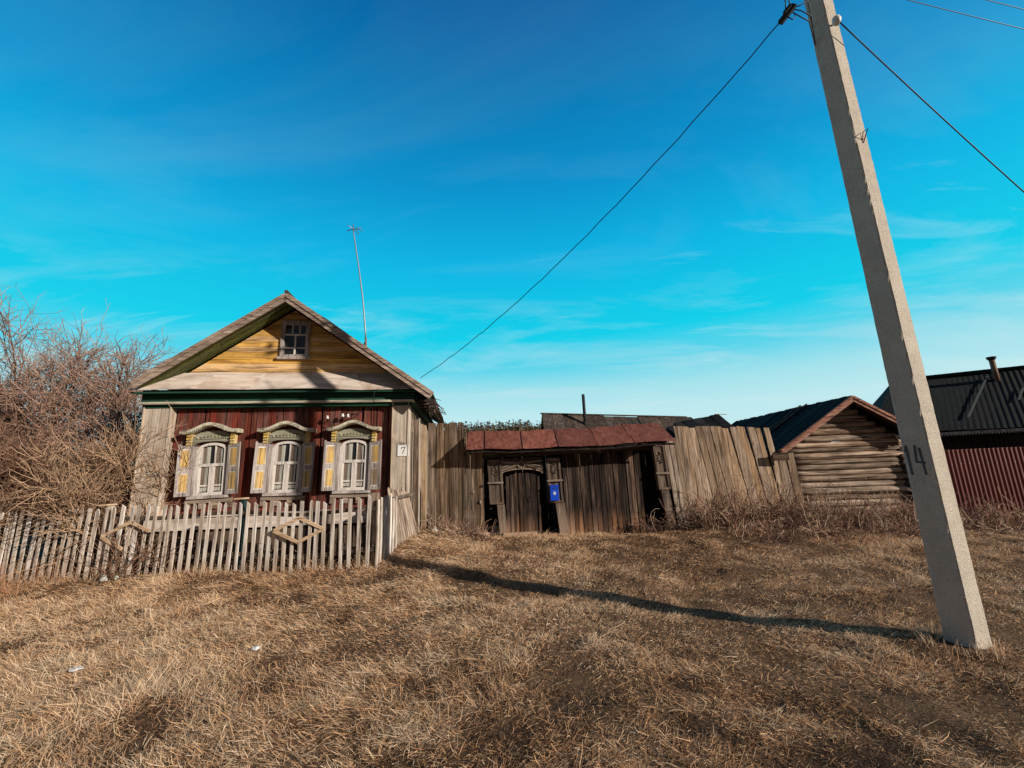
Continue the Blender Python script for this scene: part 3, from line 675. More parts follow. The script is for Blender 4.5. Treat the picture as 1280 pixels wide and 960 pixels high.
    # shutters: framed leaves, hinged at the casing and standing off the wall
    for s in (-1, 1):
        ang = R(14 if s < 0 else 10) + R(random.uniform(-4, 6))
        S = MB(); w = .288; T = Matrix.Translation((s * .362, -.078, 0)) @ Matrix.Rotation(-s * ang if s > 0 else ang, 4, 'Z')
        def X(a, b): return (s * a, s * b) if s > 0 else (s * b, s * a)
        for a, b, z0, z1 in ((.0, .045, 1.37, 2.455), (w - .045, w, 1.37, 2.50), (.046, w - .046, 1.37, 1.445), (.046, w - .046, 1.865, 1.96)):
            x0, x1 = X(a, b); S.box(x0, x1, -.03, 0, z0, z1, T)
        x0, x1 = X(.046, w - .046); zl, zr = (2.47, 2.445) if s < 0 else (2.445, 2.47)
        S.prism([(x0, 2.39), (x1, 2.39), (x1, zr), (x0, zl)], -.03, 0, T)
        sh = S.build('shutter', M['shutter'], W)
        for z0, z1, up in ((1.446, 1.864, 0), (1.961, 2.389, 1)):
            mb = MB(); x0, x1 = X(.047, w - .047); mb.box(x0, x1, -.018, -.006, z0, z1, T)
            bare = style == 2 and s > 0 and not up
            mb2 = mb; x0, x1 = X(.068, w - .068); mb2.box(x0, x1, -.027, -.017, z0 + .03, z1 - .03, T)
            p = mb.build('panel', M['bare_panel' if bare else 'yellow_panel'], sh)
            fr_ = MB(); xo0, xo1 = X(.047, w - .047)
            for q4 in ((xo0, x0 - .002, z0, z1), (x1 + .002, xo1, z0, z1), (x0, x1, z0, z0 + .028), (x0, x1, z1 - .028, z1)):
                fr_.box(q4[0], q4[1], -.024, -.0175, q4[2], q4[3], T)
            fr_.build('beading', M['white'], sh)
    return W
w1 = window(1.20, 0); w2 = window(2.77, 1); w3 = window(4.21, 2)
w1['label'] = 'left window behind bare twigs'; w2['label'] = 'middle window'; w3['label'] = 'right window with one bare wood shutter panel'
# attic window
A = empty('attic_window'); A.parent = H; A.matrix_parent_inverse = Matrix.Identity(4); A.matrix_world = Matrix.Identity(4); A.scale = (1.07, 1, 1.05); A.location = (2.82, -.001, 4.52); A.rotation_euler = (0, 0, 0)
mb = MB(); mb.box(-.31, -.225, -.05, 0, 0, .86, j=.003); mb.box(.225, .31, -.05, 0, 0, .86, j=.003); mb.box(-.225, .225, -.05, 0, .76, .86, j=.003); mb.box(-.36, .36, -.075, 0, -.06, -.001, j=.003); mb.box(-.225, .225, -.05, 0, 0, .05, j=.003); mb.build('frame', M['shutter'], A)
mb = MB(); mb.box(-.224, .224, -.035, -.01, .505, .545); mb.box(-.018, .018, -.034, -.01, .051, .505); mb.box(-.085, -.06, -.03, -.01, .545, .759); mb.box(.07, .095, -.03, -.01, .545, .759); mb.box(-.224, -.018, -.03, -.01, .20, .222); mb.box(.018, .224, -.03, -.01, .20, .222); mb.build('sash', M['white'], A)
mb = MB(); mb.add([(-.224, -.016, .05), (.224, -.016, .05), (.224, -.016, .76), (-.224, -.016, .76)], [(0, 1, 2, 3)]); mb.build('pane', M['glass'], A)
mb = MB(); mb.box(-.224, .224, -.008, -.0055, .05, .76); mb.build('dark_backing', M['dark_room'], A)  # flat dark sheet in place of the unlit attic
# house number
mb = MB(); mb.box(5.315, 5.575, -.150, -.1385, 2.10, 2.36); npl = mb.build('number_plate', M['plate'], H); npl['label'] = 'white house number plate reading 7'
mb = MB(); mb.prism([(5.400, 2.29), (5.492, 2.29), (5.492, 2.304), (5.400, 2.304)], -.1535, -.151); mb.prism([(5.478, 2.289), (5.492, 2.289), (5.450, 2.20), (5.443, 2.155), (5.426, 2.155), (5.435, 2.205)], -.1535, -.151)
mb.box(5.393, 5.408, -.1535, -.151, 2.262, 2.284); mb.build('digit', M['red_ink'], npl)
mb = MB(); random.seed(3)
for k in range(7):
    a = PI * (k / 6) ; mb.tube([(5.44, -.14, 2.375), (5.44 + .10 * math.cos(a), -.17 - .02 * random.random(), 2.385 + .10 * math.sin(a) * random.uniform(.6, 1))], [.006, .002], 4)
mb.build('dried_sprig', M['grey_z'], H)
# insulators on the wall
for k, (u, z) in enumerate(((3.70, 3.02), (4.04, 3.06), (4.16, 3.05))):
    mb = MB(); mb.tube([(u, 0, z - .05), (u, -.12, z - .06), (u, -.13, z - .01)], .008, 6); i1 = mb.build('insulator_hook', M['black_pipe'], H)
    mb = MB(); mb.tube([(u, -.13, z - .02), (u, -.13, z + .01), (u, -.13, z + .02), (u, -.13, z + .05), (u, -.13, z + .06)], [.034, .036, .022, .028, .008], 10); mb.build('insulator', M['porcelain'], i1, True)
mb = MB(); mb.tube([(3.70, -.14, 3.0), (3.76, -.15, 2.93), (3.86, -.15, 2.90), (3.98, -.15, 2.93), (4.03, -.14, 3.03), (4.2, -.15, 3.06), (4.5, -.2, 3.14), (4.75, -.26, 3.28), (4.84, -.62, 3.56)], .008, 6); mb.build('lead_in_cable', M['wire'], H, True)

# ------------------------------------------------------------------ tv antenna on the roof
A = empty('tv_antenna', (-4.40, 12.0, 5.1)); tag(A, 'thin rusty antenna mast leaning left on the house roof, small crossbar on top', 'antenna')
mb = MB(); mb.tube([(.03, 0, .0), (0, 0, .62)], .03, 7); mb.tube([(-.02, .03, .36), (-.06, .05, .5)], .02, 5); mb.build('foot', M['rust_pipe'], A, True)
mb = MB(); mb.tube([(.01, 0, .45), (-.02, 0, .9), (-.13, 0, 1.9), (-.30, .0, 3.0), (-.50, 0, 4.15), (-.53, 0, 4.5)], [.024, .024, .022, .020, .017, .014], 7); mb.build('mast', M['steel'], A, True)
mb = MB(); mb.tube([(-.74, .05, 4.30), (-.26, -.05, 4.33)], .014, 5); mb.tube([(-.62, -.2, 4.34), (-.42, .25, 4.30)], .012, 5); mb.tube([(-.5, 0, 4.32), (-.16, -.1, 4.19)], .010, 5); mb.build('crossbar', M['steel'], A, True)

# ------------------------------------------------------------------ picket fences
random.seed(31)
F = empty('picket_fence', (0, 0, 0)); tag(F, 'whitewashed leaning picket fence with wooden diamonds along the house front garden', 'fence')
def fy(x): return 8.1 - .03 * (x + 6) - .03 * math.sin(x * 1.3)
def picket(P, x, y, z0, h, w, th, lx, ly, rot, mat='picket'):
    mb = MB(); T = Matrix.Translation((x, y, z0)) @ Matrix.Rotation(rot, 4, 'Z')
    sh = lambda q, z: q + lx * z
    c = random.choice((0, 1, 2)); tip = {0: [(w / 2, h - .01), (-w / 2, h)], 1: [(w / 2, h - .05), (0, h), (-w / 2, h - .05)], 2: [(w / 2, h - .045), (-w / 2, h)]}[c]
    poly = [(-w / 2, 0), (w / 2, 0)] + [(w / 2 + random.uniform(-.004, .004), h * f) for f in (.35, .7)] + tip + [(-w / 2 + random.uniform(-.004, .004), h * f) for f in (.7, .35)]
    vs = [Vector((sh(q, z), ly * z - th / 2 + .01 * math.sin(z * 2 + x), z)) for q, z in poly] + [Vector((sh(q, z), ly * z + th / 2 + .01 * math.sin(z * 2 + x), z)) for q, z in poly]
    n = len(poly); fs = [tuple(range(n)), tuple(range(2 * n - 1, n - 1, -1))] + [(i, i + n, (i + 1) % n + n, (i + 1) % n) for i in range(n)]
    mb.add([T @ p for p in vs], fs); return mb.build('picket', M[mat], P)
x = -10.7
while x < -2.66:
    lean = np.interp(x, [-10, -7.5, -5, -3], [.03, .035, .015, 0]) + random.gauss(0, .009)
    picket(F, x, fy(x) - .04, gz(x, fy(x)) - .03, 1.27 + random.uniform(-.03, .03), random.uniform(.050, .070), .02, lean, random.gauss(0, .01), random.gauss(0, .04))
    x += random.gauss(.152, .010)
for z in (.28, 1.02):
    mb = MB(); pts = [(q, fy(q) + .0, gz(q, fy(q)) + z + .02 * math.sin(q * 2)) for q in np.arange(-10.8, -2.6, .5)] + [(-2.62, fy(-2.62), gz(-2.62, fy(-2.62)) + z)]
    for a, b in zip(pts[:-1], pts[1:]): mb.bar(a, b, .035, .07)
    mb.build('rail', M['rail'], F)
for px, mat in ((-10.2, 'grey_z'), (-7.85, 'picket'), (-5.25, 'teal_post'), (-2.66, 'grey_z')):
    mb = MB(); mb.box(px - .05, px + .05, fy(px) + .03, fy(px) + .12, -.2, gz(px, 8.1) + 1.27, j=.004)
    p = mb.build('post', M[mat], F)
    if mat in ('picket', 'teal_post'):
        mb = MB(); mb.box(px - .09, px + .08, fy(px) - .08, fy(px) + .13, gz(px, 8.1) + 1.275, gz(px, 8.1) + 1.30); mb.build('cap', M['fresh'], p)
def diamond(cx, cz, rw, rh, sides):
    y = fy(cx) - .075; pt = [(cx - rw, y, cz), (cx, y, cz + rh), (cx + rw, y, cz), (cx, y, cz - rh)]
    for k, f in sides:
        a = Vector(pt[k]); b = Vector(pt[(k + 1) % 4]); b = a + (b - a) * f; d = Vector((0, -.004 * (k % 2) - .001 * k, 0))
        mb = MB(); mb.bar(a + d, b + d, .022, .055, (0, 0, 1)); mb.build('diamond_batten', M['fresh'], F)
diamond(-4.03, .72, .46, .215, ((0, 1), (1, 1), (2, 1), (3, 1)))
diamond(-7.27, .72, .52, .24, ((0, 1), (1, .72)))
y = fy(-7.5) - .075; mb = MB(); mb.bar((-7.79, y - .006, .72), (-7.36, y - .006, .49), .022, .055); mb.build('diamond_batten', M['fresh'], F)
# short return fence towards the house corner, bent and leaning
F2 = empty('picket_fence', (0, 0, 0)); tag(F2, 'short collapsing run of dark bare pickets between the white fence and the house corner', 'fence')
for k in range(7):   # close-set run going back from the corner post
    f = k / 6; picket(F2, -2.60 + .02 * k, 7.98 + .13 * k, gz(-2.6, 8) - .03, 1.22 + random.uniform(-.04, .04), .075, .02, .02, .0, R(80), 'picket')
for k in range(11):
    f = k / 10; picket(F2, -2.50 + .30 * f, 8.95 + .75 * f, gz(-2.4, 9.1) - .06, 1.16 + random.uniform(-.07, .07), .05, .03, .0 , .0, R(42 + 10 * f), 'grey_z').matrix_basis = Matrix.Translation((-2.5 + .3 * f, 8.95 + .75 * f, .1)) @ Matrix.Rotation(R(-9 - 6 * f), 4, 'Y') @ Matrix.Translation((2.5 - .3 * f, -8.95 - .75 * f, -.1))
for z in (.35, 1.0):
    mb = MB(); mb.bar((-2.66, 7.98, gz(-2.6, 8) + z), (-2.56, 8.85, gz(-2.5, 8.8) + z - .02), .035, .06); mb.bar((-2.62, 8.86, gz(-2.5, 8.8) + z - .04), (-2.34, 9.72, gz(-2.3, 9.6) + z - .1), .03, .06); mb.build('rail', M['rail'], F2)

# ------------------------------------------------------------------ left board fence
random.seed(55)
B = empty('board_fence', (-2.0, 11.0, 0)); tag(B, 'tall dark brown board fence between the house corner and the gate', 'fence')
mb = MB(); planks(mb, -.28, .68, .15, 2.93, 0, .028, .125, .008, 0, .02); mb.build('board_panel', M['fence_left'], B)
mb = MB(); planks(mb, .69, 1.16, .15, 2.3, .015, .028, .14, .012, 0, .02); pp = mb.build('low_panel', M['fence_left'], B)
mb = MB(); mb.blob((.88, .0, 1.10), (.035, .03, .05), 2); mb.blob((1.06, .0, .85), (.03, .025, .05), 3); mb.build('knot', M['grey_z'], pp, True)
mb = MB(); mb.box(-.40, -.285, -.30, -.20, .1, 2.86, j=.004); mb.build('post', M['ochre'], B)
mb = MB(); mb.box(-.555, -.43, -.46, -.43, .1, 2.98, j=.004); mb.build('side_board', M['fence_left'], B)
mb = MB(); mb.box(-.43, -.405, -.47, -.42, .1, 3.02, j=.003); mb.build('edge_strip', M['pilaster'], B)
mb = MB(); mb.bar((-.3, .07, .7), (1.1, .07, .7), .06, .09); mb.bar((-.3, .07, 2.1), (1.1, .07, 2.1), .06, .09); mb.build('rail', M['gate_x'], B)

# ------------------------------------------------------------------ gateway
random.seed(66)
G = empty('gateway', (0, 11.0, 0)); tag(G, 'sagging dark wooden gateway with a wicket door under a red rusty canopy', 'gateway')
LN = -.04   # everything leans left
def shear(l=LN): m = Matrix.Identity(4); m[0][2] = l; return m
SH = shear()
def gate_post(xc, w, ztop, zmid, zlow, narrow, off):
    mb = MB(); mb.box(xc - w / 2, xc + w / 2, -.05, .10, zlow, ztop, SH, .003)
    p = mb.build('gate_post', M['gate_post'], G)
    mb = MB()
    for a in (-w / 2, w / 2 - .05): mb.box(xc + a, xc + a + .05, -.075, -.051, zlow + .01, ztop - .01, SH, .002)
    mb.box(xc - w / 2 + .052, xc + w / 2 - .052, -.072, -.051, ztop - .07, ztop - .01, SH); mb.box(xc - w / 2 + .052, xc + w / 2 - .052, -.072, -.051, zlow + .01, zlow + .06, SH)
    mb.build('panel_frame', M['gate_post'], p)
    mb = MB(); mb.box(xc - w / 2 - .02, xc + w / 2 + .02, -.11, -.076, zmid, zmid + .045, SH, .003); mb.build('moulding', M['grey_x'], p)
    mb = MB()  # carved rosette and lozenge
    for k in range(14):
        a = 2 * PI * k / 14; r = .07 if k % 2 else .10; zc = (ztop + zmid) / 2 + .02
        mb.blob((xc + LN * zc + r * .7 * math.cos(a), -.056, zc + r * 1.4 * math.sin(a)), (.02, .014, .026), k, 6, 4, .2)
    mb.build('carving', M['gate_x'], p)
    mb = MB(); mb.box(xc + off - narrow / 2, xc + off + narrow / 2, -.06, .09, -.1, zlow - .004, shear(LN - .05), .006); mb.build('post_foot', M['gate_post'], p)
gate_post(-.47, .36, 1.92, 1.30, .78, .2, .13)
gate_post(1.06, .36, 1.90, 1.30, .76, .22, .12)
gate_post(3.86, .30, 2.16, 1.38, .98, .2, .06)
# carved lintel of the wicket
mb = MB(); x0, x1 = -.40, .72; lo = arch(x0 + .02, x1 - .02, 1.50, .13, 12)
mb.prism([(x0, 1.50)] + lo[::-1][1:-1] + [(x1, 1.50), (x1, 1.88), (x0, 1.88)], -.03, .05)
mb.prism([(x0, 1.885), (x1, 1.885), (x1, 1.925), (x0, 1.925)], -.07, .05)
L = mb.build('lintel', M['gate_x'], G)
mb = MB(); cx = (x0 + x1) / 2
for s in (-1, 1):
    mb.bar((cx + s * .12, -.045, 1.80), (cx + s * .53, -.045, 1.84), .02, .03); mb.bar((cx + s * .10, -.045, 1.76), (cx + s * .52, -.045, 1.62), .02, .03)
    mb.bar((cx + s * .16, -.043, 1.77), (cx + s * .50, -.043, 1.71), .02, .022)
for k in range(11): a = 2 * PI * k / 11; mb.blob((cx + .09 * math.cos(a), -.04, 1.76 + .09 * math.sin(a)), (.03, .02, .03), k, 7, 5, .2)
for k in range(12): a, b = lo[k], lo[k + 1]; mb.bar((a[0], -.045, a[1] + .02), (b[0], -.045, b[1] + .02), .03, .03)
mb.build('carving', M['grey_x'], L, False)
# wicket door, ajar on the left; big leaf; boards beside the right post
mb = MB(); planks(mb, -.26, .62, .05, 1.46, .0, .03, .085, .008, 0, .01, .01, ztop=lambda f: 1.44 + .10 * math.sin(PI * min(1, .1 + f * .9)))
D = mb.build('wicket_door', M['gate'], G)
mb = MB(); mb.tube([(.40, -.01, .82), (.40, -.06, .84), (.40, -.06, .94), (.40, -.01, .96)], .009, 6); mb.build('handle', M['black_pipe'], D)
for a_, b_, z_ in ((-.3, .62, .35), (-.32, .58, 1.2)): mb = MB(); mb.bar((a_, .05, z_), (b_, .05, z_), .03, .09); mb.build('ledger', M['gate_x'], D)
mb = MB(); mb.box(-.36, .50, -.16, -.03, -.02, .09, None, .006); mb.build('threshold', M['fence_right'], G)
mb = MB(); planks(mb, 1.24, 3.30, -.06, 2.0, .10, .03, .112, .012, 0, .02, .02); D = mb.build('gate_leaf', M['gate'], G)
for z_ in (.45, 1.6): mb = MB(); mb.bar((1.2, .16, z_), (3.2, .16, z_), .05, .11); mb.build('ledger', M['gate_x'], D)
mb = MB(); planks(mb, 4.08, 4.46, .03, 2.28, -.02, .028, .125, .008, LN - .03, .03, ztop=lambda f: 2.24 + .12 * f); mb.build('side_panel', M['grey_z'], G)
# boards closing the passage behind the gaps; its shade is in their near-black colour
mb = MB(); planks(mb, -.9, 4.5, .0, 2.3, .75, .03, .18, .004); mb.build('back_boards', M['black_and_shaded_wood'], G)
mb = MB(); mb.bar((-.95, .12, 2.03), (4.05, .12, 2.10), .14, .16); mb.build('beam', M['gate_x'], G)
# canopy: two slopes of seamed sheet
xl, xr = -1.22, 4.07
def cpt(x, f, back=False):   # f 0 ridge .. 1 eave
    g = (x - xl) / (xr - xl); sag = -.045 * math.sin(PI * g) + .012 * math.sin(g * 17)
    y = .08 + (-.63 * f if not back else .72 * f)
    return Vector((x - .2 * (g > .5) * (1 - f) * (g - .5) * 2, y, 2.675 + .03 * g + sag - f * (.50 + .01 * g) + .008 * math.sin(g * 40 + f * 3)))
for back in (False, True):
    mb = MB(); ns, nx = 6, 5
    ed = [0, .085, .265, .435, .625, .80, 1.0]
    for k in range(6):
        vs = []; fs = []
        for b in range(5):
            for a in range(nx + 1):
                g = ed[k] + (ed[k + 1] - ed[k]) * a / nx - (.0006 if a == nx else 0)
                vs.append(cpt(xl + (xr - xl) * g, b / 4, back) + Vector((0, 0, .003 * k + .006 * math.sin(a * 2.3 + b * 1.7 + k))))
        for b in range(4):
            for a in range(nx): i0 = b * (nx + 1) + a; qd = (i0, i0 + nx + 1, i0 + nx + 2, i0 + 1); fs.append(qd if not back else qd[::-1])
        mb.add(vs, fs)
    c = mb.build('canopy_roof', M['rust_roof'], G)
    if not back:
        for g in ed[1:-1]:
            mb = MB(); mb.bar(cpt(xl + (xr - xl) * g, -.01) + Vector((0, 0, .012)), cpt(xl + (xr - xl) * g + .03, 1.01) + Vector((0, 0, .008)), .013, .02); mb.build('seam', M['seam'], c)
mb = MB(); 
for k in range(10):
    a, b = [cpt(xl + .02 + (xr - xl - .04) * (k + h) / 10, .985) + Vector((0, 0.012, -.045)) for h in (0, 1)]; mb.bar(a + Vector((0, .06, -.02)), b + Vector((0, .06, -.02)), .025, .05)
for k in range(9): g = k / 8; x = xl + .1 + (xr - xl - .35) * g; mb.bar(cpt(x, .03) + Vector((0, 0, -.05)), cpt(x, .97) + Vector((0, 0.03, -.05)), .05, .06)
mb.build('canopy_rafter', M['black_and_shaded_wood'], G)  # fascia and rafters near-black: shade under the canopy put into the colour
mb = MB()
for s, x in ((0, xl + .05), (1, xr - .3)):
    mb.prism([(0, 0), (.02, 0), (.02, .02), (0, .02)], 0, .01) if False else None
    p = [cpt(x, 0) + Vector((0, 0, -.06)), cpt(x, .95) + Vector((0, 0, -.06)), cpt(x, .95, True) + Vector((0, 0, -.06))]
    mb.add(p + [q + Vector((.03, 0, 0)) for q in p], [(0, 1, 2), (5, 4, 3), (0, 3, 4, 1), (1, 4, 5, 2), (2, 5, 3, 0)])
mb.build('canopy_gable', M['gate'], G)

# mailbox on the middle post
MBX = empty('mailbox', (.975, 10.905, 1.02)); tag(MBX, 'small bright blue mailbox with a white emblem hung on the middle gate post', 'mailbox')
mb = MB(); mb.box(-.105, .105, -.07, .015, -.19, .155); mb.build('body', M['blue'], MBX)
mb = MB(); mb.prism([(-.113, .156), (.113, .156), (.113, .19), (-.113, .19)], -.085, .018); mb.build('lid', M['blue'], MBX)
mb = MB(); mb.box(-.075, .075, -.074, -.071, .10, .115); mb.build('slot', M['black_pipe'], MBX)
mb = MB(); c8 = [(.045 * (1 if k % 2 == 0 else .62) * math.cos(2 * PI * k / 12), -.01 + .055 * (1 if k % 2 == 0 else .62) * math.sin(2 * PI * k / 12)) for k in range(12)]
mb.prism(c8, -.0745, -.071); mb.build('emblem', M['white_mark'], MBX)

# ------------------------------------------------------------------ right board fence (boards lean left more and more)
random.seed(77)
B = empty('board_fence', (0, 11.05, 0)); tag(B, 'tall sunlit grey-brown board fence leaning left between the gate and the log shed', 'fence')
mb = MB(); x = 4.50; x1 = 7.42
while x < x1:
    f = (x - 4.5) / (x1 - 4.5); w = random.uniform(.12, .23); ln = -.05 - .10 * math.sin(PI * (.12 + .85 * f)) + random.gauss(0, .008)
    zt = 2.60 - .12 * f + random.uniform(-.04, .03); zb = random.uniform(-.02, .05)
    if x > 6.9: zt = 1.9 - .3 * (x - 6.9)
    yy = random.uniform(-.01, .01); n = 4; r = lambda: random.uniform(-.006, .006)
    poly = [(x + ln * zb, zb), (x + w - .01 + ln * zb, zb)] + [(x + w - .01 + ln * z + r(), z) for z in np.linspace(zb, zt, n + 1)[1:-1]] + [(x + w - .012 + ln * zt, zt - random.uniform(0, .03)), (x + ln * zt, zt)] + [(x + ln * z + r(), z) for z in np.linspace(zt, zb, n + 1)[1:-1]]
    mb.prism(poly, yy, yy + .028); x += w + random.uniform(-.002, .007)
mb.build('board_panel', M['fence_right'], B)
mb = MB(); mb.bar((4.35, .075, .6), (7.2, .075, .55), .07, .1); mb.bar((4.2, .075, 2.0), (6.6, .075, 1.85), .07, .1); mb.build('rail', M['gate_x'], B)
mb = MB()
for xx in (4.48, 6.0, 7.2): mb.bar((xx, .17, -.2), (xx - .28, .17, 2.3 if xx < 7 else 1.6), .12, .12, (0, 1, 0))
mb.build('post', M['gate_post'], B)

# ------------------------------------------------------------------ log shed
random.seed(88)
S = empty('log_shed', (7.35, 11.3, 0), R(-3)); tag(S, 'small log shed with a reddish bargeboard gable and black plank roof', 'shed')
W = 2.98; RU = 1.70; RZ2 = 3.22; EZ2 = 1.93; SD = 6.0; OV = .32
mb = MB(); z = .02
def slim(z):  # half-opening of the gable at height z
    k = (RZ2 - .12 - z) / (RZ2 - EZ2) * 1.95
    return max(0, RU - k), min(W, RU + k * .78)
while z < 3.0:
    r = random.uniform(.062, .094); xa, xb = slim(z + r)
    if xb - xa < .2: break
    n = 9; pts = []; rad = []
    for k in range(n): f = k / (n - 1); pts.append((xa + (xb - xa) * f, .09 + random.uniform(-.006, .006), z + r + random.uniform(-.007, .007))); rad.append(r * random.uniform(.94, 1.05))
    mb.tube(pts, rad, 12); z += 2 * r * .99
mb.build('log_wall', M['log'], S, True)
mb = MB(); mb.box(.02, W - .02, .11, .14, .0, 1.95); mb.build('chinking', M['black_and_shaded_wood'], S)
mb = MB(); z = .08
while z < 1.95:
    r = random.uniform(.085, .1); 
    for u in (-.02, W - .06): mb.tube([(u + random.uniform(-.02, .02), (-.12 if u < 1 else .02) + random.uniform(-.04, .03), z + r), (u, .1, z + r), (u, SD, z + r)], r, 9)
    z += r * 1.9
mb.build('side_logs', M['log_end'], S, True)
mb = MB(); mb.box(0, W, SD - .1, SD, 0, 1.9); mb.prism([(0, 1.9), (W, 1.9), (RU, RZ2 - .15)], SD - .1, SD); mb.build('back_wall', M['grey_x'], S)
SS = (RZ2 - EZ2) / 1.98
for sgn in (-1, 1):
    mb = MB(); v = -OV; L = 2.06 if sgn < 0 else 1.6
    while v < SD + .2:   # boards run down the slope
        w = random.uniform(.14, .2); dz = random.uniform(0, .03); l2 = L + random.uniform(-.05, .1)
        a = [(RU, v, RZ2 + dz), (RU, v + w, RZ2 + dz), (RU + sgn * l2, v + w, RZ2 - SS * l2 + dz), (RU + sgn * l2, v, RZ2 - SS * l2 + dz)]
        p = [Vector(q) for q in a]; e = Vector((0, 0, -.03)); fs = [(0, 1, 2, 3), (7, 6, 5, 4), (0, 4, 5, 1), (1, 5, 6, 2), (2, 6, 7, 3), (3, 7, 4, 0)]
        mb.add(p + [q + e for q in p], fs if sgn < 0 else [f[::-1] for f in fs]); v += w + .006
    rf = mb.build('roof', M['roof_dark'], S)
    if sgn < 0:
        for v in (1.55, 1.85): mb = MB(); mb.bar((RU, v, RZ2 + .05), (RU - 1.95, v, RZ2 - SS * 1.95 + .06), .07, .03); mb.build('batten', M['roof_grey'], rf)
    mb = MB(); bl = 2.08 if sgn < 0 else 1.62; mb.bar((RU + sgn * .0, -OV - .02, RZ2 - .07), (RU + sgn * bl, -OV - .02, RZ2 - SS * bl - .07), .028, .15); mb.bar((RU, -OV - .045, RZ2 - .03), (RU + sgn * (bl - .02), -OV - .045, RZ2 - SS * (bl - .02) - .03), .02, .06)
    mb.build('bargeboard', M['barge_red'], S)
mb = MB()
for sgn in (-1, 1):
    for v in (-.2, .5, 1.4): mb.bar((RU, v, RZ2 - .09), (RU + sgn * (2.2 if sgn < 0 else 1.6), v, RZ2 - SS * (2.2 if sgn < 0 else 1.6) - .09), .06, .08)
mb.box(RU - 2.35, RU - 1.95, -.46, -.43, 1.60, 1.80); mb.box(RU - 2.3, RU - 2.0, -.4, .3, 1.72, 1.75)
mb.build('rafter', M['gate_x'], S)

# ------------------------------------------------------------------ barn behind the gate, low shed roof, neighbour house
random.seed(99)
BN = empty('barn', (1.3, 16.2, 0)); tag(BN, 'long low barn with a grey board roof and thin black stovepipe behind the gate', 'barn')
mb = MB(); planks(mb, .12, 5.6, 0, 2.7, .05, .03, .17); planks(mb, .12, 5.6, 0, 2.5, 4.2, .03, .3); mb.box(.1, .13, .1, 4.2, 0, 2.7); mb.box(5.55, 5.58, .1, 4.2, 0, 2.7); mb.build('wall', M['grey_z'], BN)
mb = MB(); mb.prism([(0, 0), (.02, 0), (.02, .01), (0, .01)], 0, .01)
mb = MB(); x = -.1
while x < 5.9:
    w = random.uniform(.38, .5); dz = random.uniform(-.0, .025); top = np.interp(x, [0, 1.5, 3, 6], [3.82, 3.72, 3.58, 3.46])
    p = [Vector(q) for q in ((x, .95, top + dz), (x + w, .95, top - .03 + dz), (x + w, -.35, 2.55 + dz), (x, -.35, 2.55 + dz))]; e = Vector((0, 0, -.035))
    mb.add(p + [q + e for q in p], [(3, 2, 1, 0), (4, 5, 6, 7), (0, 1, 5, 4), (1, 2, 6, 5), (2, 3, 7, 6), (3, 0, 4, 7)])
    p = [Vector(q) for q in ((x, .96, top + dz), (x + w, .96, top - .03 + dz), (x + w, 4.5, 2.5 + dz), (x, 4.5, 2.5 + dz))]
    mb.add(p + [q + e for q in p], [(0, 1, 2, 3), (7, 6, 5, 4), (0, 4, 5, 1), (1, 5, 6, 2), (2, 6, 7, 3), (3, 7, 4, 0)])
    x += w + .004
mb.build('roof', M['roof_grey'], BN)
mb = MB(); mb.bar((-.16, .95, 3.86), (5.9, .95, 3.47), .1, .05); mb.build('ridge_board', M['roof_grey'], BN)
mb = MB(); mb.tube([(1.60, .5, 3.0), (1.60, .5, 4.52)], .062, 10); mb.tube([(1.60, .5, 3.22), (1.60, .5, 3.4)], [.1, .07], 10); mb.build('stovepipe', M['black_pipe'], BN, True)

S2 = empty('plank_shed', (6.2, 15.6, 0)); tag(S2, 'low shed with a ragged dark roof and pale gable board, behind the right board fence', 'shed')
mb = MB(); mb.box(.1, 2.05, .1, 3, 0, 2.75); mb.build('wall', M['grey_z'], S2)
mb = MB(); 
for k in range(6):
    x = -.1 + k * .38; za = 3.14 + k * .06; p = [Vector(q) for q in ((x, 1.2, za), (x + .374, 1.2, za + .05), (x + .30, -.25, 2.62 + k * .02), (x - .05, -.25, 2.60 + k * .02))]; e = Vector((0, 0, -.04)); p = [q + Vector((0, 0, random.uniform(-.02, .03))) for q in p]
    mb.add(p + [q + e for q in p], [(3, 2, 1, 0), (4, 5, 6, 7), (0, 1, 5, 4), (1, 2, 6, 5), (2, 3, 7, 6), (3, 0, 4, 7)])
    p = [Vector(q) for q in ((x, 1.21, za), (x + .374, 1.21, za + .05), (x + .374, 3.2, 2.7), (x, 3.2, 2.7))]
    mb.add(p + [q + e for q in p], [(0, 1, 2, 3), (7, 6, 5, 4), (0, 4, 5, 1), (1, 5, 6, 2), (2, 6, 7, 3), (3, 7, 4, 0)])
mb.build('roof', M['roof_dark'], S2)
mb = MB(); mb.bar((2.16, 1.22, 3.42), (2.10, -.28, 2.66), .10, .03); mb.bar((2.16, 1.25, 3.42), (2.16, 2.6, 2.9), .1, .03); mb.bar((2.0, 1.15, 3.50), (2.45, 1.1, 3.46), .05, .02); mb.build('bargeboard', M['fence_right'], S2)

NH = empty('farmhouse', (14.6, 16.6, 0), R(-30)); tag(NH, 'dark farmhouse with a corrugated black roof, rusty pipe and white lace eave at right', 'house')
mb = MB(); mb.box(.5, 11, .5, 6, 0, 2.35); mb.build('wall', M['black_and_shaded_wood'], NH)
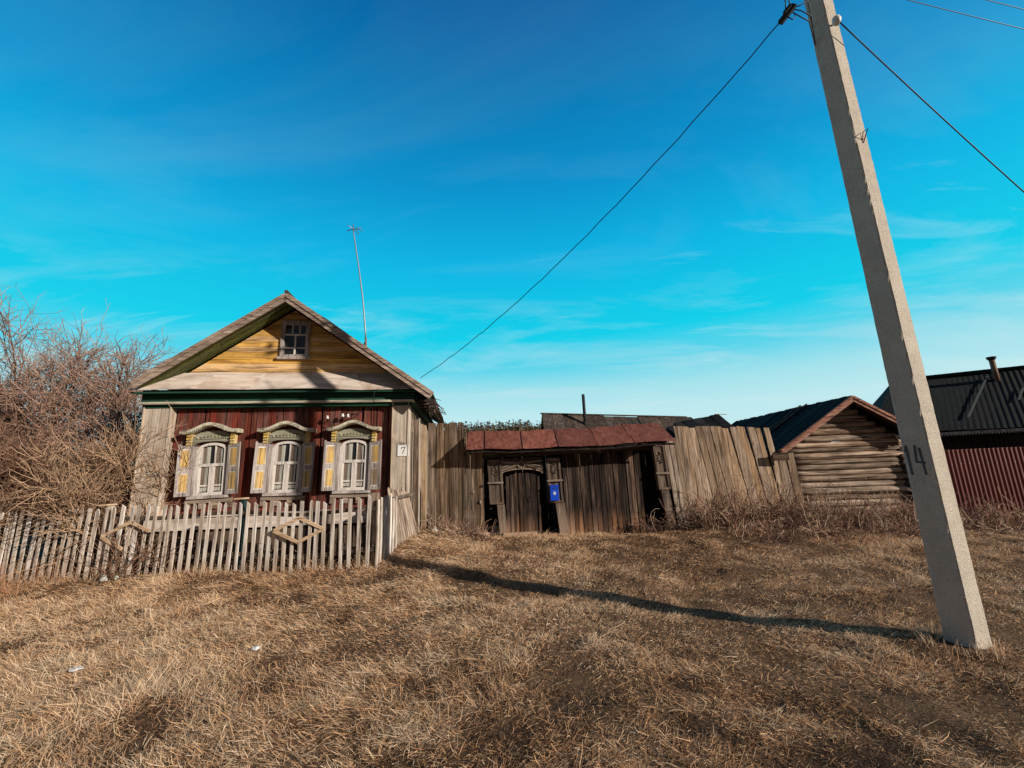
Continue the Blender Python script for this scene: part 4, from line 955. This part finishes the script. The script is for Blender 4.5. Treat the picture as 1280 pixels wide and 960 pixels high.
# corrugated front slope; left end hipped
def nroof(front):
    nx, ny_ = 420, 6; vs = []; fs = []
    for b in range(ny_ + 1):
        f = b / ny_
        for a in range(nx + 1):
            x = 12.0 * a / nx; xa = x * (1 - f * 0) ; x0 = -.3 + 1.75 * (1 - f); xx = x0 + (12 - x0) * a / nx
            y = (.1 + 3.2 * (1 - f)) if front else (3.3 + 3.2 * f); z = 2.42 + 2.45 * (1 - f) + .013 * math.sin(xx * 2 * PI / .17) + .02 * math.sin(xx * 1.3)
            vs.append((xx, y, z))
    for b in range(ny_):
        for a in range(nx): i0 = b * (nx + 1) + a; qd = (i0, i0 + nx + 1, i0 + nx + 2, i0 + 1); fs.append(qd if front else qd[::-1])
    mb = MB(); mb.add(vs, fs); return mb.build('roof', M['roof_slate'], NH, True)
rf = nroof(True); nroof(False)
mb = MB(); mb.add([(1.45, 3.3, 4.86), (-.3, .1, 2.42), (-.3, 6.5, 2.42)], [(0, 2, 1)]); mb.build('hip_roof', M['roof_slate'], NH)
mb = MB(); mb.tube([(1.45, 3.3, 4.92), (12, 3.3, 4.92)], .09, 6); mb.build('ridge_cap', M['roof_slate'], NH, True)
mb = MB(); mb.bar((4.35, 2.9, 4.65), (2.75, .6, 2.89), .065, .02, (0, -.6, .8)); mb.bar((4.9, 2.0, 3.96), (4.45, 1.35, 3.46), .06, .02, (0, -.6, .8)); mb.build('flashing', M['flashing'], rf)
mb = MB(); mb.box(-.3, 11.8, .02, .05, 2.28, 2.36)
x = -.28
while x < 11.8: mb.prism([(x, 2.278), (x + .04, 2.21), (x + .08, 2.278)], .02, .045); x += .083
mb.build('eave_lace', M['shutter'], NH)
PX, PY = 4.55, 2.75
mb = MB(); mb.tube([(PX, PY, 4.2), (PX, PY, 5.34)], .09, 12); pp = mb.build('stovepipe', M['rust_pipe'], NH, True)
mb = MB(); mb.tube([(PX, PY, 5.28), (PX, PY, 5.33), (PX, PY, 5.38), (PX, PY, 5.42)], [.095, .13, .15, .155], 12); mb.build('pipe_cap', M['black_pipe'], pp, True)

# ------------------------------------------------------------------ maroon profiled metal fence
MF = empty('metal_fence', (10.75, 10.75, 0), R(-2)); tag(MF, 'maroon corrugated metal fence behind the concrete pole at right', 'fence')
mb = MB(); prof = []; x = 0
while x < 6.0:
    prof += [(x, 0), (x + .045, 0), (x + .06, -.028), (x + .095, -.028)]; x += .11
vs = []; fs = []
for x, y in prof: vs += [(x, y, -.08), (x, y, 1.70 + .01 * math.sin(x))]
for k in range(len(prof) - 1): fs.append((2 * k, 2 * k + 2, 2 * k + 3, 2 * k + 1))
mb.add(vs, fs); SHT = mb.build('sheet', M['maroon'], MF)
mb = MB()
for k in range(27):
    for z in (1.34, .12): mb.box(.065 + k * .22, .085 + k * .22, -.036, -.0285, z, z + .02)
mb.build('screw', M['steel'], SHT)
mb = MB(); mb.bar((0, .035, 1.35), (6, .035, 1.35), .03, .05); mb.bar((0, .035, .13), (6, .035, .13), .03, .05); mb.build('rail', M['black_pipe'], MF)
mb = MB()
for x in (.2, 2.6, 5.0): mb.box(x, x + .06, .055, .115, -.2, 1.68)
mb.build('post', M['black_pipe'], MF)

# ------------------------------------------------------------------ concrete utility pole
PB = Vector((4.33, 4.38, 0)); tA = R(75)
nl = Vector((-math.sin(tA), -math.cos(tA), 0)); nr = Vector((math.cos(tA), -math.sin(tA), 0))
wl, wr, TOP = .262, .225, 8.75
U = empty('utility_pole', (4.33, 4.38, 0)); tag(U, 'thick square concrete utility pole marked 14 standing in the foreground', 'utility pole')
random.seed(12)
def corner(a, b, z):  # a along -nr (left face), b along -nl (right face); taper
    k = 1 - .018 * z; ca = wl / 2 * (1 - k); cb = wr / 2 * (1 - k)
    return -nr * (ca + a * wl * k) + -nl * (cb + b * wr * k) + Vector((0, 0, z))
def ring(z):
    c = .055; out = []
    for a, b in ((c, 0), (1 - c, 0), (1, c), (1, 1 - c), (1 - c, 1), (c, 1), (0, 1 - c), (0, c)):
        ch_ = random.choice((0, 0, 0, 0, 0, 0, 0, .002, .003, .007)) if (a, b) in ((1 - c, 1), (1, 1 - c), (c, 0), (0, c)) else 0
        p_ = corner(a, b, z); q_ = corner(.5, .5, z); out.append(p_ + (q_ - p_).normalized() * ch_ + Vector((random.uniform(-.0018, .0018), random.uniform(-.0018, .0018), 0)))
    return out
mb = MB(); zs = list(np.arange(-.35, TOP, .07)) + [TOP]; vs = []; fs = []
for z in zs: vs += ring(z)
for k in range(len(zs) - 1):
    for i_ in range(8): fs.append((k * 8 + i_, k * 8 + (i_ + 1) % 8, (k + 1) * 8 + (i_ + 1) % 8, (k + 1) * 8 + i_))
fs.append(tuple(range((len(zs) - 1) * 8, len(zs) * 8))); fs = [f[::-1] for f in fs[:-1]] + [fs[-1][::-1]]
mb.add(vs, fs); SHF = mb.build('shaft', M['concrete'], U)
def onface(a, z, d=.004): return corner(a, 0, z) + nl * d
def stroke(pts, w):   # painted stroke on the left face, pts (a, z)
    mb = MB(); d = .0045
    for (a0, z0), (a1, z1) in zip(pts[:-1], pts[1:]):
        v = Vector(((a1 - a0) * wl, z1 - z0)); n = Vector((-v.y, v.x)).normalized() * w / 2; e = v.normalized() * w * .3
        q = [(a0 + (s * n.x + t * e.x) / wl, z0 + s * n.y + t * e.y) if t < 0 else (a1 + (s * n.x + t * e.x) / wl, z1 + s * n.y + t * e.y) for s, t in ((-1, -1), (-1, 1), (1, 1), (1, -1))]
        mb.add([onface(a, z, d) for a, z in q], [(0, 1, 2, 3)]); d += .0006
    return mb
# marks read from the ground on the shaded face: a = 1 is the far left edge
stroke([(.87, 1.70), (.82, 1.76), (.80, 1.46)], .022).build('painted_digit', M['black_paint'], SHF)
stroke([(.50, 1.76), (.56, 1.59), (.26, 1.58)], .022).build('painted_digit', M['black_paint'], SHF); stroke([(.36, 1.73), (.31, 1.46)], .022).build('painted_digit', M['black_paint'], SHF)
mb = MB()
def chip(a, z, ra, rz, sd):
    pts = []
    for k in range(12):
        t_ = 2 * PI * k / 12; q = 1 + .25 * math.sin(3 * t_ + sd); pts.append(onface(a + ra * q * math.cos(t_), z + rz * q * math.sin(t_), .005))
    mb.add(pts, [tuple(range(12))])
chip(.18, 1.36, .17, .022, 1); chip(.88, 1.38, .08, .025, 2); chip(.30, 1.22, .12, .012, 3); chip(.31, 1.19, .1, .008, 4)
mb.build('chip', M['stone'], SHF)
mb = MB(); c0 = corner(0, .55, 5.55) + nr * .0
mb.tube([c0 + Vector((.0, 0, -.06)), c0 + nr * .05 + nl * .05 + Vector((0, 0, 0)), c0 + nr * .05 - nl * .05 + Vector((0, 0, .07)), c0 + nr * .03 - nl * .02 + Vector((0, 0, -.01)), c0 + Vector((0, 0, -.10))], .006, 5); mb.build('wire_loop', M['black_pipe'], U, True)
ctr = corner(.5, .5, 0); ctr.z = 0
mb = MB(); ad = Vector((.69, .72, 0)); mb.bar(ctr + Vector((0, 0, 8.55)) - ad * .6, ctr + Vector((0, 0, 8.55)) + ad * .45, .07, .07); CA = mb.build('crossarm', M['steel'], U)
for s in (-.55, -.2, .4):
    b = ctr + ad * s + Vector((0, 0, 8.58)); mb = MB(); mb.tube([b, b + Vector((0, 0, .1)), b + Vector((0, 0, .12)), b + Vector((0, 0, .2)), b + Vector((0, 0, .24))], [.012, .012, .05, .045, .015], 9); mb.build('insulator', M['porcelain'], CA, True)
mb = MB(); hk = corner(-.05, .1, 7.22); mb.tube([corner(.2, .5, 7.25), hk + nr * .05, hk + nr * .09 + Vector((0, 0, -.06))], .016, 6); mb.blob(hk + nr * .07 + Vector((0, 0, -.02)), (.05, .05, .07), 3); mb.build('wire_anchor', M['porcelain'], U, True)

# ------------------------------------------------------------------ overhead wires
def sag(a, b, s, n=24, kink=0):
    a = Vector(a); b = Vector(b); out = []
    for k in range(n + 1):
        f = k / n; p = a.lerp(b, f) + Vector((0, 0, -s * 4 * f * (1 - f)))
        if kink: p += Vector((0, 0, kink * math.sin(f * 61) + kink * math.sin(f * 97)))
        out.append(p)
    return out
def wire(label, pts, r, cat='wire', grp=None):
    mb = MB(); mb.tube(pts, r, 6); o = mb.build('overhead_wire', M['steel' if 'pale' in label else 'wire'], None, True); tag(o, label, cat, grp); return o
CN = Vector((3.62, 4.17, 7.12)); HE = Vector((-2.33, 10.25, 4.02))
wire('black twisted cable sagging from the pole top down to the house eave', sag(CN, HE, .42, 40, .006), .0072)
wire('black cable running from the pole down to the right edge of the photo', sag(PB + hk + nr * .09 + Vector((0, 0, -.06)), (8.9, 5.7, 4.25), .06, 20), .008)
wire('thin pale wire crossing the upper right corner, lower of two', sag((4.2, 5.0, 9.2), (9.6, 5.0, 7.07), .03), .0055)
wire('thin pale wire crossing the upper right corner, upper of two', sag((5.6, 5.0, 9.05), (10.0, 5.0, 7.3), .02), .0055)
WCN = empty('wire_clamp', tuple(CN)); tag(WCN, 'dark clamp bundle hanging on the cable just left of the pole top', 'clamp')
mb = MB(); mb.bar((-.06, .05, -.06), (.09, -.03, .10), .05, .06); mb.bar((-.02, .02, .02), (.05, -.02, .09), .09, .03); mb.build('body', M['black_pipe'], WCN)
mb = MB()
lp = PB + corner(1, .2, 7.16) - CN; lq = PB + corner(1, .3, 7.45) - CN
mb.tube([(.05, 0, .06), (.14, .0, -.02), (.26, 0, -.12), lp], .007, 5); mb.tube([(.06, 0, .08), (.18, 0, .06), (.30, 0, -.04), lp + Vector((0, 0, .04))], .007, 5)
mb.tube([(.08, 0, .10), (.2, 0, .14), (.3, 0, .2), lq], .008, 5); mb.tube([(.0, 0, .10), (.02, 0, .2), (-.03, .02, .5)], .007, 5); mb.tube([(.06, 0, .1), (.07, 0, .25), (.1, 0, .6)], .007, 5)
mb.tube([(.0, 0, -.03), (.06, 0, -.08), (.10, 0, -.03), (.09, 0, .03), (.03, 0, .01)], .007, 5); mb.build('jumper_wire', M['wire'], WCN, True)

# ------------------------------------------------------------------ small things lying about
def scrap(label, x, y, r, sd, mat='scrap', name='plastic_scrap', cat='litter', flat=.35, grp=None):
    mb = MB(); mb.blob((0, 0, r * flat * .6), (r, r * .8, r * flat), sd, 11, 7, .7); o = mb.build(name, M[mat], None, name == 'stone'); o.location = (x, y, gz(x, y) + .04); tag(o, label, cat, grp)
scrap('crumpled white plastic scrap lying on the open grass below the fence', -2.9, 4.95, .042, 1)
scrap('flattened pale plastic scrap lying on the grass near the left edge', -4.5, 4.6, .06, 2, flat=.16)
scrap('pale stone at the foot of the fence below the broken diamond, larger one', -7.42, 7.84, .07, 3, 'stone', 'stone', 'stone', .8)
scrap('small pale stone right of the larger one under the picket fence', -7.18, 7.82, .04, 4, 'stone', 'stone', 'stone', .8)
scrap('rounded rubble stone on the heap left of the gate by the house corner', -2.0, 10.35, .10, 5, 'stone', 'stone', 'stone', .7)
scrap('reddish rubble lump beside the rounded stone on the heap', -1.78, 10.5, .085, 6, 'earth', 'stone', 'stone', .7)
def firewood(label, a, b, r, mat='fence_right'):
    mb = MB(); a = Vector(a); b = Vector(b); mb.tube([(0, 0, 0), (b - a) * .5 + Vector((0, 0, .01)), b - a], [r, r * .95, r * .85], 9); o = mb.build('log', M[mat], None, True); o.location = a; tag(o, label, 'log')
firewood('short pale log lying at the foot of the left gate post', (-1.15, 10.68, gz(-1.15, 10.7) + .14), (-.70, 10.62, gz(-.7, 10.6) + .09), .06)
firewood('thin plank piece resting on the rubble heap by the house', (-1.85, 10.3, gz(-1.85, 10.3) + .14), (-1.45, 10.4, gz(-1.45, 10.4) + .06), .028)

# ------------------------------------------------------------------ distant pine forest beyond the village
n = 3200
fx = RNG.uniform(-60, 18, n); fyv = RNG.uniform(148, 190, n); fh = RNG.uniform(15.5, 19.0, n) * np.interp(fx, [-60, -40, 5, 18], [.75, 1, 1, .8])
Vf = []; Tf = []; Cf = []; off = 0
for k in range(n):
    x, y, h = fx[k], fyv[k], fh[k]; c = np.array((.075, .075, .035)) * RNG.uniform(.45, 1.5) + (np.array((.10, .065, .035)) if RNG.random() < .4 else 0); r0 = RNG.uniform(.6, 1.15)
    for e in range(34):
        f = RNG.random(); zc = h * (.36 + .64 * f); r = r0 * (1.1 - 1.0 * f) * math.sqrt(RNG.random()); a = RNG.uniform(0, 6.28); s_ = RNG.uniform(.25, .6)
        px, py = x + r * math.cos(a), y + r * math.sin(a)
        for q in range(3): b = a + q * 2.1 + RNG.uniform(-.5, .5); Vf.append((px + s_ * math.cos(b), py + s_ * math.sin(b), zc + s_ * RNG.uniform(-.7, .7)))
        Tf.append((off, off + 1, off + 2)); Cf += [c * RNG.uniform(.5, 1.4)] * 3; off += 3
    tc = np.array((.36, .24, .16)) * RNG.uniform(.5, 1.5)
    Vf += [(x - .22, y - 1.2, 0), (x + .22, y - 1.2, 0), (x, y - 1.2, h * .97)]; Tf.append((off, off + 1, off + 2)); Cf += [tc] * 3; off += 3
o = np_mesh('forest', np.array(Vf), np.zeros((0, 4), int), M['pine'], np.array(Tf), np.array(Cf)); link(o); tag(o, 'distant dark pine forest on the skyline behind the gate', 'forest', kind='stuff')

# ------------------------------------------------------------------ light, sky, camera
AZ, EL = R(61.4), R(19.5)      # shadows run from the pole to the house: travel (-sin AZ, cos AZ)
tv = Vector((-math.sin(AZ) * math.cos(EL), math.cos(AZ) * math.cos(EL), -math.sin(EL)))
sd = bpy.data.lights.new('sun', 'SUN'); sd.energy = 5.0; sd.angle = R(.5); sd.color = (1, .92, .80)
so = link(bpy.data.objects.new('sun', sd)); so.location = (20, -20, 20); so.rotation_euler = tv.to_track_quat('-Z', 'Y').to_euler()
wd = bpy.data.worlds.new('World'); scene.world = wd; wd.use_nodes = True; nt = wd.node_tree; nt.nodes.clear()
class WT(NT):
    def __init__(s, tree): s.t = tree
w = WT(nt); out = w.n('ShaderNodeOutputWorld'); bg = w.n('ShaderNodeBackground'); bg.inputs[1].default_value = .1; w.l(bg.outputs[0], out.inputs[0])
sky = w.n('ShaderNodeTexSky'); sky.sky_type = 'NISHITA'; sky.sun_disc = False; sky.sun_elevation = EL; sky.sun_rotation = math.atan2(-tv.x, -tv.y)
tc = w.n('ShaderNodeTexCoord'); dv = tc.outputs['Generated']; sx = w.n('ShaderNodeSeparateXYZ'); w.l(dv, sx.inputs[0])
el = sx.outputs[2]
grad = w.ramp(el, [(0, (.58, .83, .87)), (.12, (.50, .80, .85)), (.175, (.36, .75, .83)), (.23, (.11, .66, .82)), (.30, (.0, .62, .82)), (.36, (.0, .57, .80)), (.464, (.0, .455, .77)), (.59, (.0, .295, .62)), (.81, (.0, .125, .37)), (1, (.0, .07, .24))])
# thin streaky cloud near the horizon
pr = w.n('ShaderNodeVectorMath', operation='DIVIDE'); cz_ = w.n('ShaderNodeCombineXYZ'); zz = w.math('ADD', w.math('MAXIMUM', el, 0), .12)
for k in range(3): w.l(zz, cz_.inputs[k])
w.l(dv, pr.inputs[0]); w.l(cz_.outputs[0], pr.inputs[1])
mp = w.map(pr.outputs[0], (.55, 1.5, 1)); cn = w.noise(mp, 1.3, 8, .62, .6)
band = w.ramp(el, [(.0, (.75, .75, .75)), (.12, (1, 1, 1)), (.26, (.6, .6, .6)), (.42, (.10, .10, .10)), (.75, (.05, .05, .05))])
c2 = w.noise(w.map(pr.outputs[0], (.9, 2.6, 1)), 1.3, 9, .66, .9)
puff = w.math('MULTIPLY', w.ramp(c2, [(.60, (0, 0, 0)), (.74, (1, 1, 1))]), w.ramp(el, [(.15, (0, 0, 0)), (.24, (.8, .8, .8)), (.40, (.6, .6, .6)), (.50, (0, 0, 0))]))
cl = w.math('MULTIPLY', w.ramp(cn, [(.50, (0, 0, 0)), (.80, (1, 1, 1))]), band)
skycol = w.mix(w.math('MULTIPLY', puff, .4), w.mix(w.math('MULTIPLY', cl, .85), grad, (.62, .80, .83)), (.55, .82, .88))
# sky behind and beside the camera is darkened to cut the fill light
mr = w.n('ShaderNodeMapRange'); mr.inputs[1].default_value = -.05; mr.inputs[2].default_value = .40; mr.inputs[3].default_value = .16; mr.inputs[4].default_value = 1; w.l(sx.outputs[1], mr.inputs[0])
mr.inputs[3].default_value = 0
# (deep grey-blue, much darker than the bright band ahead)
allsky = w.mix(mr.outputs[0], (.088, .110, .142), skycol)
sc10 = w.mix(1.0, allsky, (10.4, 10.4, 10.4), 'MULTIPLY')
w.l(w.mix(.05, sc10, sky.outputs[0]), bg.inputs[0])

f_px = 515.0; up = Vector((-100, 2550, -f_px)).normalized(); fw = Vector((0, 0, -1)); fw = (fw - up * fw.dot(up)).normalized(); rt = fw.cross(up)
Rm = Matrix((rt, fw, up)).to_4x4()     # world axes expressed in the camera frame
cam = bpy.data.cameras.new('camera'); cam.sensor_fit = 'HORIZONTAL'; cam.sensor_width = 36; cam.lens = 36 * f_px / 1280; cam.clip_start = .05; cam.clip_end = 3000
co = link(bpy.data.objects.new('camera', cam)); co.matrix_world = Matrix.Translation((0, 0, 1.7)) @ Rm
scene.camera = co
scene.view_settings.view_transform = 'Standard'; scene.view_settings.look = 'None'; scene.view_settings.exposure = 0; scene.view_settings.gamma = 1
scene.cycles.max_bounces = 6; scene.cycles.diffuse_bounces = 3; scene.cycles.transparent_max_bounces = 12
